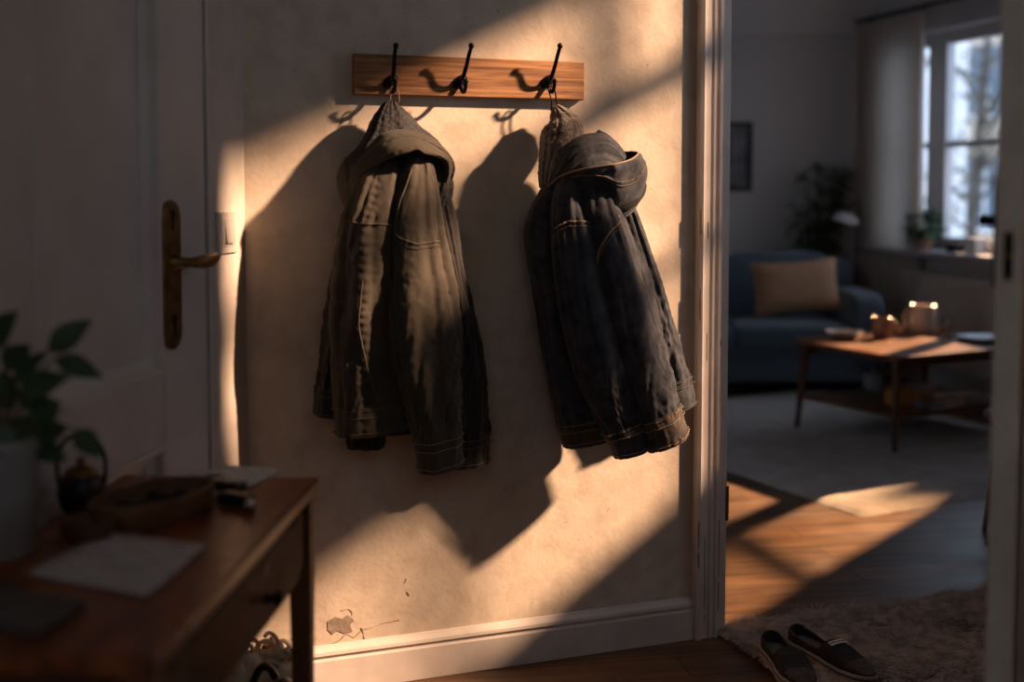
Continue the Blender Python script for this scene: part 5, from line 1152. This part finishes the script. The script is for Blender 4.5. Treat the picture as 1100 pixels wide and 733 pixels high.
mb = MB(); mb.box((8.86, 24.0, 2.5), (.18, .18, 13.0)); mb.build('downpipe', M['facade_white'], bd2, smooth=False)
tr_ = thing('tree', 'bare-branched tree with autumn leaves outside the living room window', 'tree', (6.35, 16.5, -4))
mb = MB(); mf = MB(); random.seed(61); tb = V((6.35, 16.5, -4))
mb.sweep([tb, tb+V((.05, 0, 2.5)), tb+V((-.05, .1, 4.6)), tb+V((.1, 0, 7.6))], lambda t: .13-.08*t, 10, 5)
for k in range(26):
    z0_ = random.uniform(3.2, 7.0); a = random.uniform(0, 6.28); l_ = random.uniform(.5, 1.2); b0 = tb+V((0, 0, z0_)); b1 = b0+V((math.cos(a)*l_, math.sin(a)*l_, l_*random.uniform(.2, .8)))
    mb.sweep([b0, b0.lerp(b1, .5)+V((0, 0, .08)), b1], lambda t: .03-.02*t, 6, 4)
    for m_ in range(34):
        q = b0.lerp(b1, random.uniform(.35, 1.1))+V((random.gauss(0, .18), random.gauss(0, .18), random.gauss(0, .16))); d = V((random.gauss(0, 1), random.gauss(0, 1), random.gauss(0, 1)))
        mf.leaf(q, d, .13, .07, droop=.2, n=2)
mb.build('trunk', M['bark'], tr_); mf.build('foliage', M['autumn_leaf'], tr_)

# ------------------------------------------------------------------ light
w = bpy.data.worlds.new('world'); scene.world = w; w.use_nodes = True
bg = w.node_tree.nodes['Background']; bg.inputs[0].default_value = (0.70, 0.82, 1.0, 1); bg.inputs[1].default_value = 2.4
def spot(name, target, back, dist, watts, col, radius, cone):
    l = bpy.data.lights.new(name, 'SPOT'); o = bpy.data.objects.new(name, l); COL.objects.link(o)
    b = V(back).normalized(); o.location = V(target)+b*dist; o.rotation_euler = (-b).to_track_quat('-Z', 'Y').to_euler()
    l.energy = watts; l.color = col; l.shadow_soft_size = radius; l.spot_size = R(cone); l.spot_blend = 0.35; return o
sun_back = UW*1.75 + NW + V((0, 0, 1.22))
spot('evening_sun', wpos(0.85, 1.15), sun_back, 14, 37000, (1.0, 0.60, 0.36), 0.34, 20)
spot('added_sun_spot', (1.20, 4.30, .0), (.65, .80, .47), 14, 50000, (1.0, 0.50, 0.21), 0.12, 3.6)  # added spot: makes the floor's sun patch from a second sun direction
spot('added_sun_spot', (2.05, 6.38, CZ), (.65, .80, .47), 14, 70000, (1.0, 0.54, 0.25), 0.12, 3.0)  # second added spot, same direction, lights the coffee table top
# ------------------------------------------------------------------ render look
vs_ = scene.view_settings; vs_.view_transform = 'Standard'; vs_.look = 'None'; vs_.gamma = 1.0; vs_.use_curve_mapping = False; vs_.exposure = 0.22
scene.display_settings.display_device = 'sRGB'
cy = scene.cycles; cy.use_denoising = True; cy.max_bounces = 10; cy.diffuse_bounces = 6; cy.transparent_max_bounces = 12
try: cy.denoiser = 'OPENIMAGEDENOISE'
except Exception: pass
cy.sample_clamp_indirect = 6.0; cy.caustics_reflective = False; cy.caustics_refractive = False
